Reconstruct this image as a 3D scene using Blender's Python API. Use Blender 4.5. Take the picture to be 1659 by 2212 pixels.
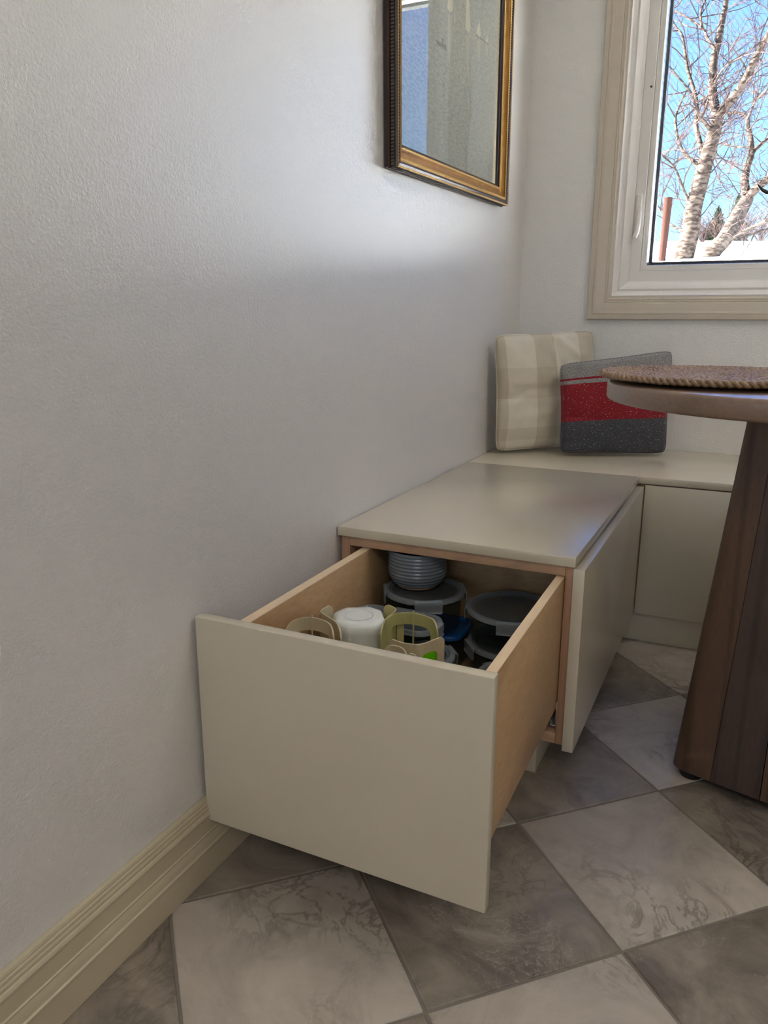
import bpy, bmesh, math, random
from mathutils import Vector, Matrix, Quaternion, noise

for o in list(bpy.data.objects):
    bpy.data.objects.remove(o)
scene = bpy.context.scene
COL = scene.collection
R = math.radians

# ------------------------------------------------------------------ camera
CAM = Vector((0.72845, -2.56541, 0.88210))
YAW, PITCH, ROLL, FPX = -0.445536, -0.250296, 0.002625, 1655.51
fw = Vector((math.sin(YAW) * math.cos(PITCH), math.cos(YAW) * math.cos(PITCH), math.sin(PITCH)))
rt = Vector((math.cos(YAW), -math.sin(YAW), 0))
up = rt.cross(fw)
rt2 = rt * math.cos(ROLL) + up * math.sin(ROLL)
up2 = up * math.cos(ROLL) - rt * math.sin(ROLL)
cd = bpy.data.cameras.new('camera')
cam = bpy.data.objects.new('camera', cd)
COL.objects.link(cam)
m = Matrix((rt2, up2, -fw)).transposed().to_4x4()
m.translation = CAM
cam.matrix_world = m
cd.sensor_fit = 'HORIZONTAL'
cd.sensor_width = 36.0
cd.lens = FPX * 36.0 / 1659.0
cd.clip_start = 0.02
cd.clip_end = 300
scene.camera = cam

# ------------------------------------------------------------------ world, sun, added fill lights, exposure
scene.view_settings.view_transform = 'Standard'
scene.view_settings.look = 'None'
scene.view_settings.exposure = 1.57
scene.view_settings.gamma = 1.0
scene.view_settings.use_curve_mapping = False
world = bpy.data.worlds.new('sky')
scene.world = world
world.use_nodes = True
wn, wl = world.node_tree.nodes, world.node_tree.links
wn.clear()
tc = wn.new('ShaderNodeTexCoord')
sx = wn.new('ShaderNodeSeparateXYZ')
rmp = wn.new('ShaderNodeValToRGB')
bg = wn.new('ShaderNodeBackground')
wo = wn.new('ShaderNodeOutputWorld')
wl.new(tc.outputs['Generated'], sx.inputs[0])
wl.new(sx.outputs['Z'], rmp.inputs[0])
wl.new(rmp.outputs[0], bg.inputs[0])
wl.new(bg.outputs[0], wo.inputs[0])
el = rmp.color_ramp.elements
el[0].position, el[0].color = 0.0, (0.42, 0.56, 0.72, 1)
el[1].position, el[1].color = 1.0, (0.05, 0.16, 0.62, 1)
e = el.new(0.12); e.color = (0.24, 0.44, 0.74, 1)
e = el.new(0.36); e.color = (0.13, 0.27, 0.72, 1)
bg.inputs[1].default_value = 1.15

sd = bpy.data.lights.new('sun', 'SUN')
sd.energy = 58.0
sd.angle = R(0.6)
sd.color = (1.0, 0.95, 0.88)
sun = bpy.data.objects.new('sun', sd)
COL.objects.link(sun)
sun.rotation_euler = Vector((0.86, 0.12, -0.50)).to_track_quat('-Z', 'Y').to_euler()

def fill_area(name, loc, direction, w, h, power, color):
    ld = bpy.data.lights.new(name, 'AREA')
    ld.shape = 'RECTANGLE'
    ld.size, ld.size_y = w, h
    ld.energy = power
    ld.color = color
    ob = bpy.data.objects.new(name, ld)
    COL.objects.link(ob)
    ob.location = loc
    ob.rotation_euler = Vector(direction).to_track_quat('-Z', 'Y').to_euler()
    return ob

# added fill light shining in through an added, unseen rear window
ROOM_X, ROOM_Y, ROOM_Z = 4.2, -6.0, 2.45
W3 = (0.2, 2.0, 0.85, 2.05)        # added rear window for the fill: x0 x1 z0 z1
fill_area('fill_rear', ((W3[0] + W3[1]) / 2, ROOM_Y - 0.35, (W3[2] + W3[3]) / 2), (0, 1, -0.05), 1.9, 1.3, 6, (1.0, 0.92, 0.82))
# soft fill lights added at the ceiling to brighten nook and room behind
FILL = (1.70, -1.15, 0.55)             # centre x, y and half size
FILL2 = (1.35, -3.90, 0.55)
fill_area('fill_ceiling', (FILL[0], FILL[1], ROOM_Z - 0.047), (0, 0, -1), 2 * FILL[2] - 0.06, 2 * FILL[2] - 0.06, 5, (1.0, 0.985, 0.965))
fill_area('fill_ceiling', (FILL2[0], FILL2[1], ROOM_Z - 0.047), (0, 0, -1), 2 * FILL2[2] - 0.06, 2 * FILL2[2] - 0.06, 6, (1.0, 0.95, 0.88))

# ------------------------------------------------------------------ material helpers
class NT:
    def __init__(s, name):
        s.m = bpy.data.materials.new(name)
        s.m.use_nodes = True
        s.n, s.l = s.m.node_tree.nodes, s.m.node_tree.links
        s.n.clear()
        s.out = s.n.new('ShaderNodeOutputMaterial')
    def node(s, t, **kw):
        nd = s.n.new(t)
        for k, v in kw.items():
            if k.startswith('i_'):
                key = k[2:]
                key = int(key) if key.isdigit() else key.replace('_', ' ')
                s.put(nd.inputs[key], v)
            else:
                setattr(nd, k, v)
        return nd
    def put(s, inp, v):
        if isinstance(v, bpy.types.NodeSocket):
            s.l.new(v, inp)
        elif isinstance(v, tuple) and len(v) == 3 and inp.type == 'RGBA':
            inp.default_value = (*v, 1)
        else:
            inp.default_value = v
    def coord(s, scale=(1, 1, 1), rot=(0, 0, 0), rnd=False, kind='Object'):
        t = s.node('ShaderNodeTexCoord')
        mp = s.node('ShaderNodeMapping', i_Vector=t.outputs[kind], i_Scale=scale, i_Rotation=rot)
        if rnd:
            oi = s.node('ShaderNodeObjectInfo')
            mu = s.node('ShaderNodeMath', operation='MULTIPLY', i_0=oi.outputs['Random'], i_1=37.0)
            cb = s.node('ShaderNodeCombineXYZ', i_0=mu.outputs[0], i_1=mu.outputs[0], i_2=mu.outputs[0])
            ad = s.node('ShaderNodeVectorMath', operation='ADD', i_0=mp.outputs[0], i_1=cb.outputs[0])
            return ad.outputs[0]
        return mp.outputs[0]
    def noise(s, vec, scale=5, detail=4, rough=0.5, dist=0.0):
        return s.node('ShaderNodeTexNoise', i_Vector=vec, i_Scale=scale, i_Detail=detail, i_Roughness=rough, i_Distortion=dist).outputs['Fac']
    def ramp(s, fac, stops, interp='LINEAR'):
        r = s.node('ShaderNodeValToRGB', i_Fac=fac)
        r.color_ramp.interpolation = interp
        e = r.color_ramp.elements
        while len(e) < len(stops):
            e.new(0.5)
        for i, (p, c) in enumerate(stops):
            e[i].position = p
            e[i].color = (c, c, c, 1) if isinstance(c, (int, float)) else (*c, 1)
        return r.outputs[0]
    def mix(s, fac, a, b, blend='MIX'):
        n = s.node('ShaderNodeMix', data_type='RGBA', blend_type=blend)
        s.put(n.inputs[0], fac); s.put(n.inputs[6], a); s.put(n.inputs[7], b)
        return n.outputs[2]
    def math(s, op, a, b=0.0):
        return s.node('ShaderNodeMath', operation=op, i_0=a, i_1=b).outputs[0]
    def bump(s, h, strength=0.2, dist=0.002):
        return s.node('ShaderNodeBump', i_Height=h, i_Strength=strength, i_Distance=dist).outputs[0]
    def bsdf(s, color, rough=0.5, normal=None, **kw):
        b = s.node('ShaderNodeBsdfPrincipled')
        s.put(b.inputs['Base Color'], color)
        s.put(b.inputs['Roughness'], rough)
        if normal is not None:
            s.l.new(normal, b.inputs['Normal'])
        for k, v in kw.items():
            s.put(b.inputs[k.replace('_', ' ')], v)
        s.l.new(b.outputs[0], s.out.inputs[0])
        return b

def srgb(r, g, b):
    f = lambda c: (c / 255 / 12.92) if c / 255 <= 0.04045 else ((c / 255 + 0.055) / 1.055) ** 2.4
    return (f(r), f(g), f(b))

def plain(name, col, rough=0.5, bump=0.0, bscale=300, var=0.04, **kw):
    t = NT(name)
    v = t.coord()
    n = t.noise(v, 6, 3)
    c2 = tuple(max(0, c * (1 - 2 * var)) for c in col)
    c = t.mix(n, col, c2)
    nm = None
    if bump:
        nm = t.bump(t.noise(v, bscale, 2), bump, 0.001)
    t.bsdf(c, rough, nm, **kw)
    return t.m

M = {}
def build_materials():
    # wall: off-white satin paint with roller stipple
    t = NT('wall_paint'); v = t.coord()
    n1 = t.noise(v, 210, 3, 0.6); n2 = t.noise(v, 60, 2)
    h = t.math('ADD', n1, t.math('MULTIPLY', n2, 0.5))
    col = t.mix(t.noise(v, 2.2, 3), srgb(222, 218, 211), srgb(216, 212, 205))
    t.bsdf(col, 0.40, t.bump(h, 0.5, 0.003), Specular_IOR_Level=1.0, Coat_Weight=0.7, Coat_Roughness=0.36)
    M['wall'] = t.m
    M['ceiling'] = plain('ceiling_paint', srgb(214, 211, 206), 0.8, 0.2, 120)
    M['trim'] = plain('trim_paint', srgb(198, 186, 168), 0.35, 0.05, 80, 0.02)
    M['base'] = plain('baseboard_paint', srgb(200, 186, 156), 0.38, 0.06, 90, 0.04)
    M['vinyl'] = plain('window_vinyl', srgb(226, 221, 214), 0.32, 0.0, 80, 0.02)
    M['gasket'] = plain('window_gasket', (0.03, 0.032, 0.036), 0.5)
    M['alu'] = plain('bright_metal', (0.75, 0.76, 0.78), 0.28, Metallic=0.9)
    M['cab'] = plain('cabinet_paint', srgb(208, 197, 172), 0.26, 0.02, 60, 0.015, Coat_Weight=0.5, Coat_Roughness=0.2)
    M['black'] = plain('black_plastic', (0.012, 0.012, 0.012), 0.5)
    M['dust'] = plain('dark_screw', (0.02, 0.02, 0.02), 0.5)
    # tiles
    for key, a, b, dk in (('tile_light', srgb(194, 184, 168), srgb(164, 154, 140), srgb(116, 106, 94)),
                          ('tile_dark', srgb(160, 148, 131), srgb(106, 97, 87), srgb(62, 55, 48))):
        t = NT(key); v = t.coord(rnd=True)
        big = t.noise(v, 6.0, 8, 0.68, 1.2)
        c = t.mix(t.ramp(big, [(0.35, 0.0), (0.66, 1.0)]), a, b)
        ve = t.noise(v, 7.5, 5, 0.62, 2.2)
        vein = t.ramp(ve, [(0.455, 0.0), (0.497, 1.0), (0.503, 1.0), (0.545, 0.0)])
        patch = t.ramp(t.noise(v, 3.4, 3, 0.5), [(0.48, 0.0), (0.64, 1.0)])
        c = t.mix(t.math('MULTIPLY', t.math('MULTIPLY', vein, patch), 0.7), c, dk)
        cr = t.node('ShaderNodeTexVoronoi', feature='DISTANCE_TO_EDGE', i_Vector=t.mix(0.12, v, t.node('ShaderNodeTexNoise', i_Vector=v, i_Scale=9.0).outputs['Color']), i_Scale=26.0).outputs['Distance']
        crk = t.ramp(cr, [(0.0, 1.0), (0.16, 0.0)])
        patch2 = t.ramp(t.noise(v, 4.6, 3, 0.6), [(0.54, 0.0), (0.66, 1.0)])
        c = t.mix(t.math('MULTIPLY', t.math('MULTIPLY', crk, patch2), 0.50), c, dk)
        wv = t.noise(v, 16, 5, 0.6, 3.0)
        white = t.ramp(wv, [(0.489, 0.0), (0.498, 1.0), (0.502, 1.0), (0.511, 0.0)])
        patch3 = t.ramp(t.noise(v, 6.1, 2, 0.5), [(0.52, 0.0), (0.62, 1.0)])
        c = t.mix(t.math('MULTIPLY', t.math('MULTIPLY', white, patch3), 0.45), c, srgb(205, 196, 182))
        rgh = t.ramp(t.noise(v, 30, 4), [(0.3, 0.34), (0.7, 0.48)])
        t.bsdf(c, rgh, t.bump(t.noise(v, 90, 4), 0.08, 0.001), Specular_IOR_Level=0.4)
        M[key] = t.m
    M['grout'] = plain('grout', srgb(138, 129, 117), 0.9, 0.5, 400, 0.1)
    # woods
    def wood(name, c1, c2, c3, sc, rough, ring=7.0, bump=0.05, spec=0.5, figure=0.3, coat=0.0):
        t = NT(name); v = t.coord(scale=sc, rnd=True)
        n = t.noise(v, 2.2, 6, 0.55, 1.1)
        w = t.node('ShaderNodeTexWave', i_Vector=v, i_Scale=ring, i_Distortion=9.0, i_Detail=2.0, i_Detail_Scale=0.7).outputs['Fac']
        fine = t.noise(t.coord(scale=tuple(k * 9 for k in sc)), 6, 3)
        c = t.mix(n, c1, c2)
        c = t.mix(t.math('MULTIPLY', t.ramp(w, [(0.80, 0.0), (1.0, 1.0)]), figure), c, c3)
        c = t.mix(t.math('MULTIPLY', t.ramp(fine, [(0.35, 0.0), (0.75, 1.0)]), 0.30), c, c3)
        t.bsdf(c, rough, t.bump(fine, bump, 0.001), Specular_IOR_Level=spec, Coat_Weight=coat, Coat_Roughness=0.22)
        return t.m
    M['maple'] = wood('maple_board', srgb(206, 174, 132), srgb(186, 150, 106), srgb(138, 100, 64), (1.0, 0.9, 3.2), 0.42, 1.6, figure=0.35)
    M['maple_edge'] = wood('maple_edge', srgb(238, 214, 180), srgb(228, 200, 164), srgb(205, 172, 132), (40, 1.5, 40), 0.5)
    M['carcass'] = wood('carcass_wood', srgb(204, 168, 134), srgb(186, 148, 114), srgb(146, 108, 80), (1.0, 2.0, 14.0), 0.45, 2.0, figure=0.25)
    M['carcass_v'] = wood('carcass_wood_upright', srgb(190, 148, 114), srgb(172, 130, 96), srgb(135, 96, 68), (14.0, 3.0, 1.0), 0.45, 2.0, figure=0.25)
    M['walnut'] = wood('dark_walnut', srgb(112, 84, 62), srgb(82, 62, 50), srgb(48, 36, 30), (6.0, 6.0, 0.6), 0.40, 1.2, 0.10, figure=0.45)
    M['walnut_b'] = wood('dark_walnut_plank', srgb(96, 76, 66), srgb(70, 56, 50), srgb(42, 33, 30), (6.0, 6.0, 0.6), 0.40, 1.2, 0.10, figure=0.45)
    M['walnut_top'] = wood('walnut_top', srgb(150, 122, 100), srgb(120, 98, 80), srgb(88, 68, 54), (1.5, 5.0, 5.0), 0.34, 1.2, 0.03, figure=0.25, coat=1.0)
    # plastics, glass, ceramic
    M['beige'] = plain('beige_plastic', srgb(198, 184, 150), 0.42, 0.0, 50, 0.03)
    M['olive'] = plain('olive_plastic', srgb(178, 168, 112), 0.42, 0.0, 50, 0.03)
    M['green'] = plain('lime_plastic', srgb(140, 232, 20), 0.35)
    M['blue'] = plain('blue_plastic', srgb(22, 84, 150), 0.4)
    def clear(name, tint, body, alpha, rough):
        t = NT(name)
        tr = t.node('ShaderNodeBsdfTransparent'); t.put(tr.inputs[0], tint)
        gl = t.node('ShaderNodeBsdfPrincipled'); t.put(gl.inputs['Base Color'], body); t.put(gl.inputs['Roughness'], rough)
        lw = t.node('ShaderNodeLayerWeight', i_Blend=0.25)
        f = t.math('ADD', t.math('MULTIPLY', lw.outputs['Facing'], 0.22), alpha)
        mx = t.node('ShaderNodeMixShader', i_Fac=t.node('ShaderNodeClamp', i_Value=f).outputs[0])
        t.l.new(tr.outputs[0], mx.inputs[1]); t.l.new(gl.outputs[0], mx.inputs[2])
        t.l.new(mx.outputs[0], t.out.inputs[0])
        return t.m
    M['lid'] = clear('clear_lid_plastic', (0.82, 0.86, 0.88), (0.46, 0.49, 0.51), 0.30, 0.14)
    M['lidpanel'] = clear('clear_lid_panel', (0.80, 0.84, 0.86), (0.34, 0.36, 0.37), 0.06, 0.10)
    M['seal'] = clear('lid_seal_silicone', (0.6, 0.64, 0.66), (0.30, 0.33, 0.36), 0.34, 0.22)
    M['cglass'] = clear('container_glass', (0.86, 0.90, 0.90), (0.10, 0.11, 0.11), 0.02, 0.05)
    M['milk'] = plain('milky_plastic', srgb(232, 234, 228), 0.3, 0.0, 40, 0.02, Subsurface_Weight=0.25, Subsurface_Radius=(0.02, 0.02, 0.02), Subsurface_Scale=0.5)
    t = NT('grey_stoneware'); v = t.coord()
    c = t.mix(t.noise(v, 30, 4), srgb(120, 128, 132), srgb(98, 106, 110))
    t.bsdf(c, 0.18); M['stone'] = t.m
    M['clay'] = plain('bare_clay', srgb(176, 150, 124), 0.8)
    # window glass: thin pane
    t = NT('pane_glass')
    tr = t.node('ShaderNodeBsdfTransparent'); t.put(tr.inputs[0], (0.96, 0.98, 0.98))
    gl = t.node('ShaderNodeBsdfGlossy', i_Roughness=0.01)
    bf = t.node('ShaderNodeNewGeometry').outputs['Backfacing']
    fr = t.node('ShaderNodeFresnel', i_IOR=t.math('SUBTRACT', 1.45, t.math('MULTIPLY', bf, 1.45 - 1 / 1.45)))
    mx = t.node('ShaderNodeMixShader', i_Fac=fr.outputs[0])
    t.l.new(tr.outputs[0], mx.inputs[1]); t.l.new(gl.outputs[0], mx.inputs[2]); t.l.new(mx.outputs[0], t.out.inputs[0])
    M['pane'] = t.m
    # insect screen: fine weave, mostly open
    t = NT('insect_screen'); 
    a = t.node('ShaderNodeTexWave', i_Vector=t.coord(rot=(0, R(38), 0)), i_Scale=26.0, i_Distortion=0.6).outputs['Fac']
    f = t.math('ADD', t.math('MULTIPLY', t.ramp(a, [(0.55, 0.0), (0.9, 1.0)]), 0.07), 0.05)
    tr = t.node('ShaderNodeBsdfTransparent'); df = t.node('ShaderNodeBsdfDiffuse'); t.put(df.inputs[0], (0.10, 0.11, 0.12))
    mx = t.node('ShaderNodeMixShader', i_Fac=f)
    t.l.new(tr.outputs[0], mx.inputs[1]); t.l.new(df.outputs[0], mx.inputs[2]); t.l.new(mx.outputs[0], t.out.inputs[0])
    M['screen'] = t.m
    # picture
    M['frame_dark'] = plain('frame_dark_wood', srgb(58, 33, 20), 0.3, 0.2, 120, 0.25)
    M['frame_grey'] = plain('frame_grey_edge', srgb(96, 84, 72), 0.35, 0.1, 100, 0.2, Metallic=0.4)
    t = NT('frame_gold'); v = t.coord()
    c = t.mix(t.noise(v, 40, 4), srgb(196, 146, 70), srgb(136, 92, 40))
    t.bsdf(c, 0.34, t.bump(t.noise(v, 150, 3), 0.2, 0.001), Metallic=0.75); M['gold'] = t.m
    M['gold_bright'] = plain('gilt_beads', srgb(232, 196, 130), 0.3, 0, 1, 0.1, Metallic=0.6)
    t = NT('painted_sea'); v = t.coord()
    rip = t.noise(t.coord(scale=(1, 6, 26), rot=(R(8), 0, 0)), 9, 4, 0.6, 0.4)
    c = t.mix(t.ramp(rip, [(0.42, 0.0), (0.60, 1.0)]), srgb(150, 145, 131), srgb(112, 110, 101))
    c = t.mix(t.ramp(t.noise(v, 3, 3), [(0.3, 0.0), (0.7, 0.45)]), c, srgb(168, 162, 148))
    t.bsdf(c, 0.7, t.bump(t.noise(v, 260, 2), 0.25, 0.001)); M['sea'] = t.m
    M['sail'] = plain('painted_sail', srgb(196, 182, 158), 0.7, 0.2, 200, 0.1)
    M['sail_dim'] = plain('painted_reflection', srgb(172, 163, 144), 0.7, 0.3, 260, 0.15)
    M['hull'] = plain('painted_boat', srgb(92, 84, 80), 0.7, 0.2, 200, 0.1)
    # cushions
    t = NT('linen_check')
    uv = t.node('ShaderNodeUVMap').outputs[0]
    sp = t.node('ShaderNodeSeparateXYZ', i_0=uv)
    u_, v_ = sp.outputs[0], sp.outputs[1]
    lt, md = srgb(214, 205, 186), srgb(183, 171, 146)
    bu = t.ramp(u_, [(0.0, 1.0), (0.075, 0.0), (0.345, 1.0), (0.56, 0.0), (0.80, 1.0)], 'CONSTANT')
    bv = t.ramp(v_, [(0.0, 0.0), (0.09, 1.0), (0.20, 0.0), (0.46, 1.0), (0.72, 0.0)], 'CONSTANT')
    thr = t.noise(t.node('ShaderNodeMapping', i_Vector=uv, i_Scale=(90, 5, 1)).outputs[0], 4, 2)
    thr2 = t.noise(t.node('ShaderNodeMapping', i_Vector=uv, i_Scale=(6, 90, 1)).outputs[0], 4, 2)
    k = t.math('MULTIPLY', t.math('ADD', bu, t.math('MULTIPLY', bv, 0.55)), t.math('ADD', 0.42, t.math('MULTIPLY', thr, 0.5)))
    c = t.mix(t.node('ShaderNodeClamp', i_Value=k).outputs[0], lt, md)
    c = t.mix(t.math('MULTIPLY', thr2, 0.22), c, srgb(160, 148, 124))
    t.bsdf(c, 0.9, t.bump(t.math('ADD', thr, thr2), 0.25, 0.001), Sheen_Weight=0.2); M['linen'] = t.m
    t = NT('knit_stripe')
    uv = t.node('ShaderNodeUVMap').outputs[0]
    sp = t.node('ShaderNodeSeparateXYZ', i_0=uv)
    vv = t.math('ADD', sp.outputs[1], t.math('MULTIPLY', t.math('SUBTRACT', t.noise(uv, 3, 2), 0.5), 0.025))
    g1, g2, rd = srgb(150, 146, 140), srgb(74, 75, 79), srgb(146, 10, 28)
    c = t.ramp(vv, [(0.0, g2), (0.345, rd), (0.755, g1), (0.80, rd), (0.822, g1)], 'CONSTANT')
    sm = t.node('ShaderNodeMapping', i_Vector=uv, i_Scale=(62, 80, 1)).outputs[0]
    kn = t.noise(sm, 1.3, 2, 0.7)
    c = t.mix(t.ramp(kn, [(0.40, 0.0), (0.56, 0.75)]), c, srgb(38, 37, 40), 'MIX') if False else c
    dark = t.ramp(kn, [(0.38, 1.0), (0.56, 0.0)])
    c = t.mix(t.math('MULTIPLY', dark, 0.8), c, t.mix(0.72, c, (0.005, 0.005, 0.006)))
    fl = t.ramp(t.noise(sm, 0.9, 1), [(0.665, 0.0), (0.72, 0.8)])
    c = t.mix(t.math('MULTIPLY', fl, 0.7), c, srgb(205, 190, 182))
    t.bsdf(c, 0.95, t.bump(kn, 0.7, 0.003), Sheen_Weight=0.15); M['knit'] = t.m
    t = NT('seagrass'); v = t.coord()
    c = t.mix(t.noise(v, 70, 3), srgb(176, 146, 108), srgb(108, 84, 62))
    c = t.mix(t.ramp(t.noise(v, 30, 2), [(0.5, 0.0), (0.75, 0.7)]), c, srgb(110, 72, 66))
    t.bsdf(c, 0.38, t.bump(t.noise(v, 500, 2), 0.3, 0.001)); M['grass'] = t.m
    # outdoors
    t = NT('snow'); v = t.coord()
    t.bsdf((0.93, 0.95, 0.98), 0.8, t.bump(t.noise(v, 3, 4), 0.4, 0.1)); M['snow'] = t.m
    t = NT('birch_bark'); v = t.coord(scale=(1, 1, 3.5))
    n = t.noise(v, 11, 4, 0.62)
    c = t.mix(t.ramp(n, [(0.44, 0.0), (0.56, 1.0)]), srgb(72, 64, 58), srgb(40, 34, 31))
    t.bsdf(c, 0.9, Specular_IOR_Level=0.0); M['bark'] = t.m
    M['twig'] = plain('twig_bark', srgb(70, 58, 56), 0.9, 0, 1, 0.3, Specular_IOR_Level=0.0)
    M['pole'] = plain('weathered_pole', srgb(56, 36, 31), 0.9, 0, 1, 0.2, Specular_IOR_Level=0.0)
    M['spruce'] = plain('spruce_needles', srgb(30, 36, 28), 0.95, 0, 1, 0.3, Specular_IOR_Level=0.0)
    M['brush'] = plain('bare_brush', srgb(66, 54, 52), 0.95, 0, 1, 0.2, Specular_IOR_Level=0.0)
    M['siding'] = plain('siding', srgb(200, 198, 190), 0.7)
    M['hook'] = plain('dark_iron', (0.045, 0.043, 0.04), 0.38, Metallic=0.5)
build_materials()

# ------------------------------------------------------------------ mesh helpers
class MB:
    def __init__(s):
        s.v, s.f = [], []
    def add(s, vs, fs):
        k = len(s.v)
        s.v += [tuple(p) for p in vs]
        s.f += [tuple(i + k for i in f) for f in fs]
        return s
    def hexa(s, b, t):      # four bottom points, four top points, both counter-clockwise from above
        return s.add(list(b) + list(t), [(3, 2, 1, 0), (4, 5, 6, 7), (0, 1, 5, 4), (1, 2, 6, 5), (2, 3, 7, 6), (3, 0, 4, 7)])
    def box(s, x0, x1, y0, y1, z0, z1):
        return s.hexa([(x0, y0, z0), (x1, y0, z0), (x1, y1, z0), (x0, y1, z0)], [(x0, y0, z1), (x1, y0, z1), (x1, y1, z1), (x0, y1, z1)])
    def loft(s, rings, close=True, cap=True):
        n = len(rings[0]); k = len(s.v)
        for r in rings:
            s.v += [tuple(p) for p in r]
        for i in range(len(rings) - 1):
            for j in range(n if close else n - 1):
                a, b = k + i * n + j, k + i * n + (j + 1) % n
                s.f.append((a, b, b + n, a + n))
        if cap:
            s.f.append(tuple(k + j for j in reversed(range(n))))
            s.f.append(tuple(k + (len(rings) - 1) * n + j for j in range(n)))
        return s
    def tube(s, pts, rad, n=8, cap=True):
        pts = [Vector(p) for p in pts]
        rad = rad if isinstance(rad, (list, tuple)) else [rad] * len(pts)
        rings = []
        side = None
        for i, p in enumerate(pts):
            d = (pts[min(i + 1, len(pts) - 1)] - pts[max(i - 1, 0)])
            d = d.normalized() if d.length > 1e-9 else Vector((0, 0, 1))
            if side is None:
                side = d.orthogonal().normalized()
            else:
                side = (side - d * side.dot(d))
                side = side.normalized() if side.length > 1e-6 else d.orthogonal().normalized()
            o = d.cross(side)
            rings.append([p + (side * math.cos(2 * math.pi * j / n) + o * math.sin(2 * math.pi * j / n)) * rad[i] for j in range(n)])
        return s.loft(rings, True, cap)
    def lathe(s, prof, c=(0, 0, 0), n=48, closed=False):
        rings = []
        for r, z in prof:
            rings.append([(c[0] + r * math.cos(2 * math.pi * j / n), c[1] + r * math.sin(2 * math.pi * j / n), c[2] + z) for j in range(n)])
        if closed:
            rings.append(rings[0])
        return s.loft(rings, True, not closed)
    def build(s, name, mat, parent=None, bevel=0.0, seg=2, smooth=None, origin=None, uv=None):
        me = bpy.data.meshes.new(name)
        vs = s.v
        lo = [min(p[i] for p in vs) for i in range(3)]
        hi = [max(p[i] for p in vs) for i in range(3)]
        og = Vector(origin) if origin is not None else Vector(((lo[0] + hi[0]) / 2, (lo[1] + hi[1]) / 2, lo[2]))
        me.from_pydata([(p[0] - og.x, p[1] - og.y, p[2] - og.z) for p in vs], [], s.f)
        if uv is not None:
            l = me.uv_layers.new()
            for lp in me.loops:
                l.data[lp.index].uv = uv[lp.vertex_index]
        bm = bmesh.new(); bm.from_mesh(me)
        if bevel > 0:
            bmesh.ops.remove_doubles(bm, verts=bm.verts, dist=1e-6)
        bmesh.ops.recalc_face_normals(bm, faces=bm.faces)
        if bevel > 0:
            ed = [e for e in bm.edges if e.is_manifold and e.calc_face_angle(0) > R(30)]
            bmesh.ops.bevel(bm, geom=ed, offset=bevel, segments=seg, affect='EDGES', profile=0.5, clamp_overlap=True)
        bm.to_mesh(me); bm.free()
        if smooth is None:
            smooth = 35 if bevel > 0 else 0
        if smooth:
            me.polygons.foreach_set('use_smooth', [True] * len(me.polygons))
            me.set_sharp_from_angle(angle=R(smooth))
        me.materials.append(M[mat] if isinstance(mat, str) else mat)
        ob = bpy.data.objects.new(name, me)
        COL.objects.link(ob)
        if parent is not None:
            ob.parent = parent
            pw = WORLD[parent.name]
            ob.location = og - pw
        else:
            ob.location = og
        WORLD[ob.name] = og
        return ob

WORLD = {}
def thing(name, loc, label=None, cat=None, group=None, kind=None):
    o = bpy.data.objects.new(name, None)
    o.empty_display_size = 0.05
    COL.objects.link(o)
    o.location = loc
    WORLD[o.name] = Vector(loc)
    return tag(o, label, cat, group, kind)
def tag(o, label=None, cat=None, group=None, kind=None):
    if label: o['label'] = label
    if cat: o['category'] = cat
    if group: o['group'] = group
    if kind: o['kind'] = kind
    return o
def structure(o, label=None):
    o['kind'] = 'structure'
    if label: o['label'] = label
    return o
def pix(px, py, axis, val):          # a point of the place seen at a photograph position, on the plane axis = val
    d = fw + rt2 * ((px - 829.5) / FPX) - up2 * ((py - 1106.0) / FPX)
    t = (val - CAM[axis]) / d[axis]
    return CAM + d * t

# ------------------------------------------------------------------ room shell
floor = structure(MB().box(-0.12, ROOM_X + 0.12, ROOM_Y - 0.12, 0.12, -0.15, -0.0022).build('floor', 'grout'), 'tiled floor with grey grout joints')
TS, TA, TX, TY = 0.30349, 0.78908, 0.43188, -1.38146
ci, si = math.cos(TA), math.sin(TA)
def clip(poly, ax, val, keep_greater):
    out = []
    for i in range(len(poly)):
        a, b = poly[i], poly[(i + 1) % len(poly)]
        ia = (a[ax] >= val) == keep_greater or abs(a[ax] - val) < 1e-9
        ib = (b[ax] >= val) == keep_greater or abs(b[ax] - val) < 1e-9
        if ia: out.append(a)
        if ia != ib:
            t = (val - a[ax]) / (b[ax] - a[ax])
            out.append((a[0] + t * (b[0] - a[0]), a[1] + t * (b[1] - a[1])))
    return out
def tile_mesh(poly):
    mb = MB()
    n = len(poly)
    cx = sum(p[0] for p in poly) / n; cy = sum(p[1] for p in poly) / n
    def shrink(k):
        res = []
        for p in poly:
            d = Vector((p[0] - cx, p[1] - cy)); L = d.length
            res.append((cx + d.x * (1 - k / L), cy + d.y * (1 - k / L)))
        return res
    rings = [[(*p, -0.009) for p in poly], [(*p, -0.0018) for p in poly], [(*p, -0.0004) for p in shrink(0.0014)], [(*p, 0.0) for p in shrink(0.004)]]
    return mb.loft(rings)
shared = {}
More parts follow.
